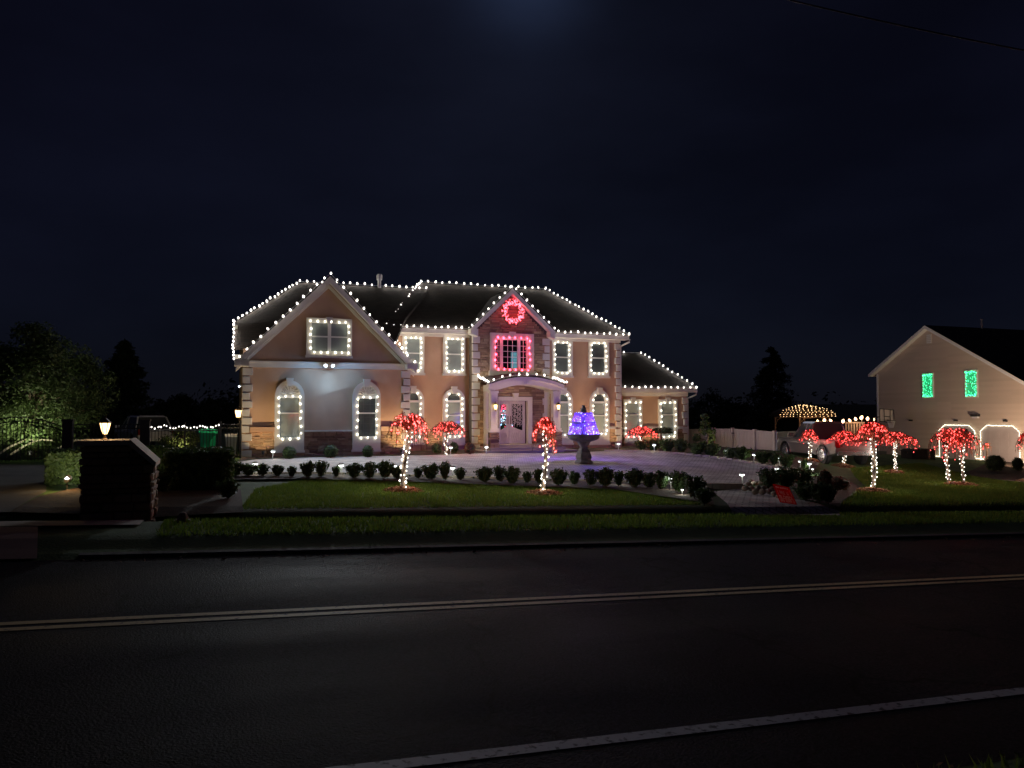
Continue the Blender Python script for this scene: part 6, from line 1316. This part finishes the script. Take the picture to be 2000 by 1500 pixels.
s.build('net', M['net'], t)
zg = gz(hb_.x, 37.6); MB().tube([(hb_.x + .1, 37.7, zg), (hb_.x + .1, 37.7, zg + 2.2), (hb_.x + .05, 36.6, hb_.z)], .06, 6).build('pole', M['black'], t); MB().box((hb_.x + .1, 37.7, zg + .1), (.9, 1.2, .2)).build('base', M['black'], t)

# ------------------------------------------------------------------ sign, stones, cable
sp0 = onG(1530, 992, .02)
SV = sp0.y
def SP(x, y): return onV(x, y, SV - .0)
ca, cb, cc_, cdn = SP(1509, 945), SP(1541, 951.5), SP(1557, 986), SP(1524, 981)      # corners: top left, top right, bottom right, bottom left
t = thing('yard_sign', 'tilted red yard sign with pale lettering at the drive mouth', 'sign', (sp0.x, SV, sp0.z))
def SQ(u, v): return ca.lerp(cb, u).lerp(cdn.lerp(cc_, u), v)
GXN, GYN = 56, 40; r = random.Random(4); bitmap = [[0] * GXN for _ in range(GYN)]
def print_row(y0, y1, x0, x1, cw, gap):
    x = x0
    while x + cw <= x1:
        if r.random() < .14: x += cw; continue
        kind = r.randrange(5)
        for y in range(y0, y1):
            for c in range(cw):
                edge = c == 0 or (c == cw - 1 and kind in (0, 1, 3)) ; bar = (y == y0 and kind in (1, 2, 4)) or (y == y1 - 1 and kind in (0, 2, 3)) or (y == (y0 + y1) // 2 and kind in (1, 2, 4))
                if edge or bar: bitmap[y][x + c] = 1
        x += cw + gap
print_row(4, 7, 6, 50, 3, 1); print_row(13, 20, 13, 44, 5, 1); print_row(23, 28, 5, 52, 4, 1); print_row(31, 37, 4, 53, 4, 1)
for x in range(4, 52): bitmap[29][x] = 1
for y in range(9, 22): bitmap[y][51] = 1; bitmap[y][6] = 1
s = MB(); mi = []
for y in range(GYN):
    for x in range(GXN):
        q = [SQ(x / GXN, y / GYN), SQ((x + 1) / GXN, y / GYN), SQ((x + 1) / GXN, (y + 1) / GYN), SQ(x / GXN, (y + 1) / GYN)]
        s.add(q + [v + Vector((0, .008, 0)) for v in q], [(0, 1, 2, 3), (7, 6, 5, 4)]); mi += [bitmap[y][x]] * 2
for i, j in ((0, 1), (1, 2), (2, 3), (3, 0)):
    cs = (ca, cb, cc_, cdn); s.add([cs[i], cs[j], cs[j] + Vector((0, .008, 0)), cs[i] + Vector((0, .008, 0))], [(0, 1, 2, 3)]); mi.append(0)
sg_ = s.build('panel', [M['signred'], M['signw']], t); sg_.data.polygons.foreach_set('material_index', mi)
for u_ in (.25, .75): p = cdn.lerp(cc_, u_) + Vector((0, .006, 0)); MB().tube([SQ(u_, .8) + Vector((0, .02, 0)), p, Vector((p.x + .06, p.y, gz(p.x, p.y) - .02))], .006, 4).build('wire_leg', M['gutter'], t)
bo = []
def boulder_mesh(seed):
    bm = bmesh.new(); bmesh.ops.create_icosphere(bm, subdivisions=2, radius=.5); r = random.Random(seed)
    off = [Vector((r.gauss(0, 1), r.gauss(0, 1), r.gauss(0, 1))).normalized() for _ in range(8)]
    for v in bm.verts:
        d = v.co.normalized(); q = 1 + sum(.09 * max(0, d.dot(o)) ** 3 * (1 if i % 2 else -1.6) for i, o in enumerate(off)); v.co = d * .5 * q
    me = bpy.data.meshes.new('field_stone'); bm.to_mesh(me); bm.free(); me.materials.append(M['boulder']); me.polygons.foreach_set('use_smooth', [True] * len(me.polygons)); return me
BMs = [boulder_mesh(i) for i in range(4)]
rw_ = thing('boulder_bank', 'bank of rounded field stones holding the drive corner left of the sign', 'stone bank', onG(1480, 960))
for x, y, sz in [(1456, 956, 15), (1468, 956, 16), (1480, 955, 15), (1492, 955, 14), (1462, 948, 13), (1474, 946, 13), (1486, 945, 12), (1497, 944, 12), (1476, 962, 17), (1490, 963, 18), (1503, 962, 16), (1500, 953, 14), (1512, 967, 15), (1466, 941, 10), (1490, 938, 9), (1520, 972, 12), (1508, 956, 12)]:
    p = onG(x, y, .08); k = mpp(p); inst(random.choice(BMs), 'field_stone', p + Vector((0, 0, .03)), rw_, (sz * k * random.uniform(.95, 1.25), sz * k * random.uniform(.8, 1.1), sz * k * .72), (random.uniform(-.2, .2), random.uniform(-.2, .2), random.uniform(0, 6.28)))
c0_, c1_ = onV(1560, -14, 12.5), onV(2080, 95, 11.0); s = MB(); d_ = c1_ - c0_
s.tube([c0_ + d_ * f + Vector((0, 0, .35 * ((2 * ((f + 1) / 3) - 1) ** 2 - 1))) + Vector((0, 0, .12)) for f in [i / 20 for i in range(-20, 41)]], .016, 5); tag(s.build('overhead_cable', M['black']), 'dark overhead cable crossing the upper right sky', 'cable')
for x, y, lab in ((343, 957, 'small pale stone glinting in the dark bed by the box hedge'),): p = onG(x, y, .05); t = thing('pale_stone', lab, 'stone', p); inst(BMs[0], 'body', p, t, (.14, .1, .07))
mk = onV(357, 1010, 13.9); zz = gz(mk.x, 13.9); t = thing('marker_stone', 'pinkish marker stone at the left end of the grass verge', 'marker', (mk.x, 13.9, zz)); MB().lathe([(.08, -.1), (.09, .06), (.06, .13), (.02, .15)], (mk.x, 13.9, zz), 7).build('body', M['apron'], t); MB().bb(mk.x - .12, mk.x + .12, 13.8, 14.0, zz - .1, zz + .03).build('foot', M['apron'], t)
# christmas tree indoors, behind the left door leaf
ct = onV(984.5, 846, VB + 1.0); ctb = Vector((ct.x, ct.y, .14)); zt_ = onV(984, 786, VB + 1.0).z
t = thing('christmas_tree', 'decorated indoor tree with blue and pink lights behind the left door leaf', 'christmas tree', ctb); P = []; Nn = []; hT = zt_ - .14
for i in range(2600):
    f = random.random() ** .8; r = (1 - f) * .62 * random.uniform(.7, 1) + .03; a = random.uniform(0, 6.28); P.append((ctb.x + r * math.cos(a), ctb.y + r * math.sin(a), .14 + .25 + f * (hT - .25))); Nn.append((math.cos(a), math.sin(a), .4))
cards('needles', P, Nn, .10, M['leafb'], t); MB().tube([ctb, ctb + Vector((0, 0, hT * .8))], .05, 6, .02).build('trunk', M['bark'], t)
b1, b2, b3 = MB(), MB(), MB()
for i in range(330):
    f = random.random(); r = (1 - f) * .64 + .05; a = random.uniform(3.0, 6.4); mb = random.choices((b1, b2, b3), (5, 3, 3))[0]
    if f > .82: mb = b3
    mb.octa((ctb.x + r * math.cos(a), ctb.y + r * math.sin(a), .4 + f * (hT - .3)), random.uniform(.016, .026), 1)
b1.build('fairy_lights', emit('tree_blue', (.30, .65, 1), 6), t, kind='stuff'); b2.build('fairy_lights', emit('tree_white', (.85, .95, 1), 6), t, kind='stuff'); b3.build('fairy_lights', emit('tree_pink', (1, .08, .16), 6), t, kind='stuff')

# ------------------------------------------------------------------ trees and background
def leafy_tree(label, px, ybase, V, h_px, w_px, n, m, leaf, low=.1, clumps=60, seed=1, name='leafy_tree', grp=None, trunks=1, zbase=None):
    r = np.random.default_rng(seed); b = onV(px, ybase, V); b.z = gz(b.x, V) if zbase is None else zbase; k = mpp(b); ztop = onV(px, ybase - h_px, V).z; hgt = ztop - b.z; w_ = w_px * k / 2
    t = thing(name, label, 'tree', b, grp)
    MB().tube([b - Vector((0, 0, .2)), b + Vector((.1, 0, hgt * .35)), b + Vector((-.05, .1, hgt * .8))], .06 * w_ + .05, 7, .03).build('trunk', M['bark'], t); br = MB()
    P = []; Nn = []
    for i in range(clumps):
        d = r.normal(0, 1, 3); d /= np.linalg.norm(d); q = r.uniform(.45, 1) ** .6; zz = low + (1 - low) * (.5 + .5 * d[2] * q); wz = math.sin(min(1, (zz - low * .6) / .42) * math.pi / 2) * math.sqrt(max(.02, 1 - max(0, (zz - .45) / .56) ** 2))
        c = np.array([b.x + d[0] * q * w_ * wz * 1.15, b.y + d[1] * q * w_ * wz * 1.15, b.z + hgt * zz]); cr_ = r.uniform(.16, .30) * w_ + .12
        mm_ = n // clumps; e = r.normal(0, 1, (mm_, 3)); e /= np.linalg.norm(e, axis=1)[:, None]; P.append(c + e * (r.uniform(.2, 1, mm_) ** .5)[:, None] * cr_ * np.array([1, 1, .75])); Nn.append(e)
        if i % 2 == 0: br.tube([(b.x, b.y, b.z + hgt * max(.1, zz * .6)), ((b.x + c[0]) / 2, (b.y + c[1]) / 2, b.z + hgt * zz * .88), tuple(c)], .035, 4, .012)
    br.build('branches', M['bark'], t, kind='stuff'); cards('crown', np.concatenate(P), np.concatenate(Nn), leaf, m, t, .55, .6); return t
leafy_tree('large spreading evergreen lit from below behind the left gate', 62, 892, 38.5, 250, 235, 34000, M['leaft'], .14, .02, 150, 3, 'evergreen_tree')
leafy_tree('smaller lit tree at the far left picture edge', -30, 892, 37.5, 200, 120, 12000, M['leaft'], .14, .02, 60, 4, 'evergreen_tree')
tp_ = onV(60, 894, 36.2); tp_.z = gz(tp_.x, 36.2) + .03; ground_spot(tp_, 'ground spotlight under the big left evergreen', (-.1, .55, 1), 230, (.95, 1, .62), 130, 'spotl', 1.3)
tp2 = onV(12, 894, 35.6); tp2.z = gz(tp2.x, 35.6) + .03; ground_spot(tp2, 'ground spotlight at the far left behind the gate', (.3, .6, .8), 120, (1, 1, .7), 130, 'spotl', 1.0)
for i, (px, z0) in enumerate(((20, .2), (95, .25), (-5, .2))):       # bowed lower limbs, the spots' light put into their pale paver colour
    a = onV(px, 888, 37.2); lm = MB(); lm.tube([a, a + Vector((.5, 0, .35)), a + Vector((1.0, .1, .6)), a + Vector((1.5, .1, .55))], .05, 6, .03); tag(lm.build('lower_limb', M['edgep']), ('pale bowed limb lit behind the left gate', 'pale bowed limb lit by the tall gate post', 'pale bowed limb at the left picture edge')[i], 'branch')
def conifer(label, px, ybase, V, ytop, w_px, seed, n=5200, grp='dark trees behind the houses'):
    r = np.random.default_rng(seed); b = onV(px, ybase, V); b.z = gz(b.x, min(V, 60)); k = mpp(b); hgt = onV(px, ytop, V).z - b.z; w_ = w_px * k / 2; t = thing('conifer_tree', label, 'tree', b, grp)
    MB().tube([b, b + Vector((0, 0, hgt * .97))], .16, 6, .03).build('trunk', M['bark'], t); P = []; Nn = []
    for i in range(150):
        f = r.uniform(.05, 1); a = r.uniform(0, 6.283); L_ = w_ * (1 - f) ** .6 * r.uniform(.6, 1.08) + .12; q = np.linspace(.1, 1, n // 150); P.append(np.stack([b.x + math.cos(a) * L_ * q, b.y + math.sin(a) * L_ * q, b.z + hgt * f - .22 * L_ * q ** 1.5 + .05], 1) + r.normal(0, .09 + .03 * L_, (len(q), 3))); Nn.append(np.tile([0, 0, 1.0], (len(q), 1)))
    cards('crown', np.concatenate(P), np.concatenate(Nn), .34, M['leafd'], t, .5, .5); return t
conifer('dark conifer behind the pillar lantern against the sky', 240, 885, 60, 672, 150, 5, 16000); conifer('dark pointed conifer left of the gazebo', 1510, 865, 75, 680, 150, 6, 18000)
conifer('dim conifer just left of the tall gate post', 178, 885, 70, 715, 80, 7)
for i, (px, V, h, w_, lab) in enumerate([(345, 80, 95, 90, 'low dark tree left of the green bin'), (420, 85, 80, 110, 'low dark tree behind the side wall lantern'), (1385, 80, 100, 120, 'dark tree behind the vinyl fence'), (1450, 90, 80, 100, 'dark low tree left of the pointed conifer'), (300, 90, 70, 90, 'low dark tree behind the white car')]):
    leafy_tree(lab, px, 868, V, h, w_, 5200, M['leafd'], .30, .05, 60, 20 + i, 'background_tree', 'dark trees behind the houses')
# dark far house right of the gazebo
a, b = onV(1625, 850, 62), onV(1740, 850, 62); zr1, zr0 = onV(1680, 789, 62).z, onV(1680, 815, 62).z
t = thing('far_house', 'dark low house behind the patio bulbs', 'house', ((a.x + b.x) / 2, 65, -1)); MB().bb(a.x + .6, b.x, 62.5, 70, -1.5, zr0).build('wall', M['nroof'], t); MB().prism([(62, zr0 - .1), (66.2, zr1), (70.4, zr0 - .1)], a.x, b.x + 6, 'x').build('roof', M['nroof'], t)
for px in (1650, 1700): q = onV(px, 825, 62.48); f = MB(); f.bb(q.x - .5, q.x + .5, 62.44, 62.5, q.z - .6, q.z + .5); f = f.build('window', M['gutter'], t); MB().bb(q.x - .42, q.x + .42, 62.42, 62.45, q.z - .52, q.z + .42).build('pane', M['dglass'], f)
# far tree line as one mass
P = []; Nn = []; r = np.random.default_rng(5)
for i in range(420):
    U = -90 + 260 * i / 420; V = r.uniform(110, 150); h = 3.2 + 2.0 * math.sin(U * .13) + 1.5 * math.sin(U * .31 + 1) + r.uniform(-1, 1.5); e = np.clip(r.normal(0, 1, (90, 3)), -1.7, 1.5); P.append(np.array([U, V, gz(U, 100) + h * .5]) + e * np.array([2.2, 2, h * .35])); Nn.append(e)
cards('distant_treeline', np.concatenate(P), np.concatenate(Nn), .75, M['leafd'], None, .6, .6, kind='stuff')
leafy_tree('small golden lit tree behind the black fence left of the green bin', 352, 884, 37.5, 44, 60, 2600, M['leaft'], .10, .1, 30, 41, 'ornamental_tree')
q = onV(356, 887, 36.6); q.z = gz(q.x, 36.6) + .03; ground_spot(q, 'ground spotlight under the small golden tree behind the fence', (-.1, .4, 1), 60, (1, .78, .42), 120)
# dry leaves along the near road shoulder and in the far gutter
P = []
for i in range(520):
    x, y = (random.uniform(1.5, 9), random.uniform(2.0, 3.6)) if i < 330 else (random.uniform(-2, 22), 11.45 - abs(random.gauss(0, .22)))
    P.append((x, y, zroad(x) + random.uniform(.006, .03)))
cards('leaf_litter', P, np.tile([0, 0, 1.0], (len(P), 1)), .06, M['chip'], None, .6, .4, kind='stuff')
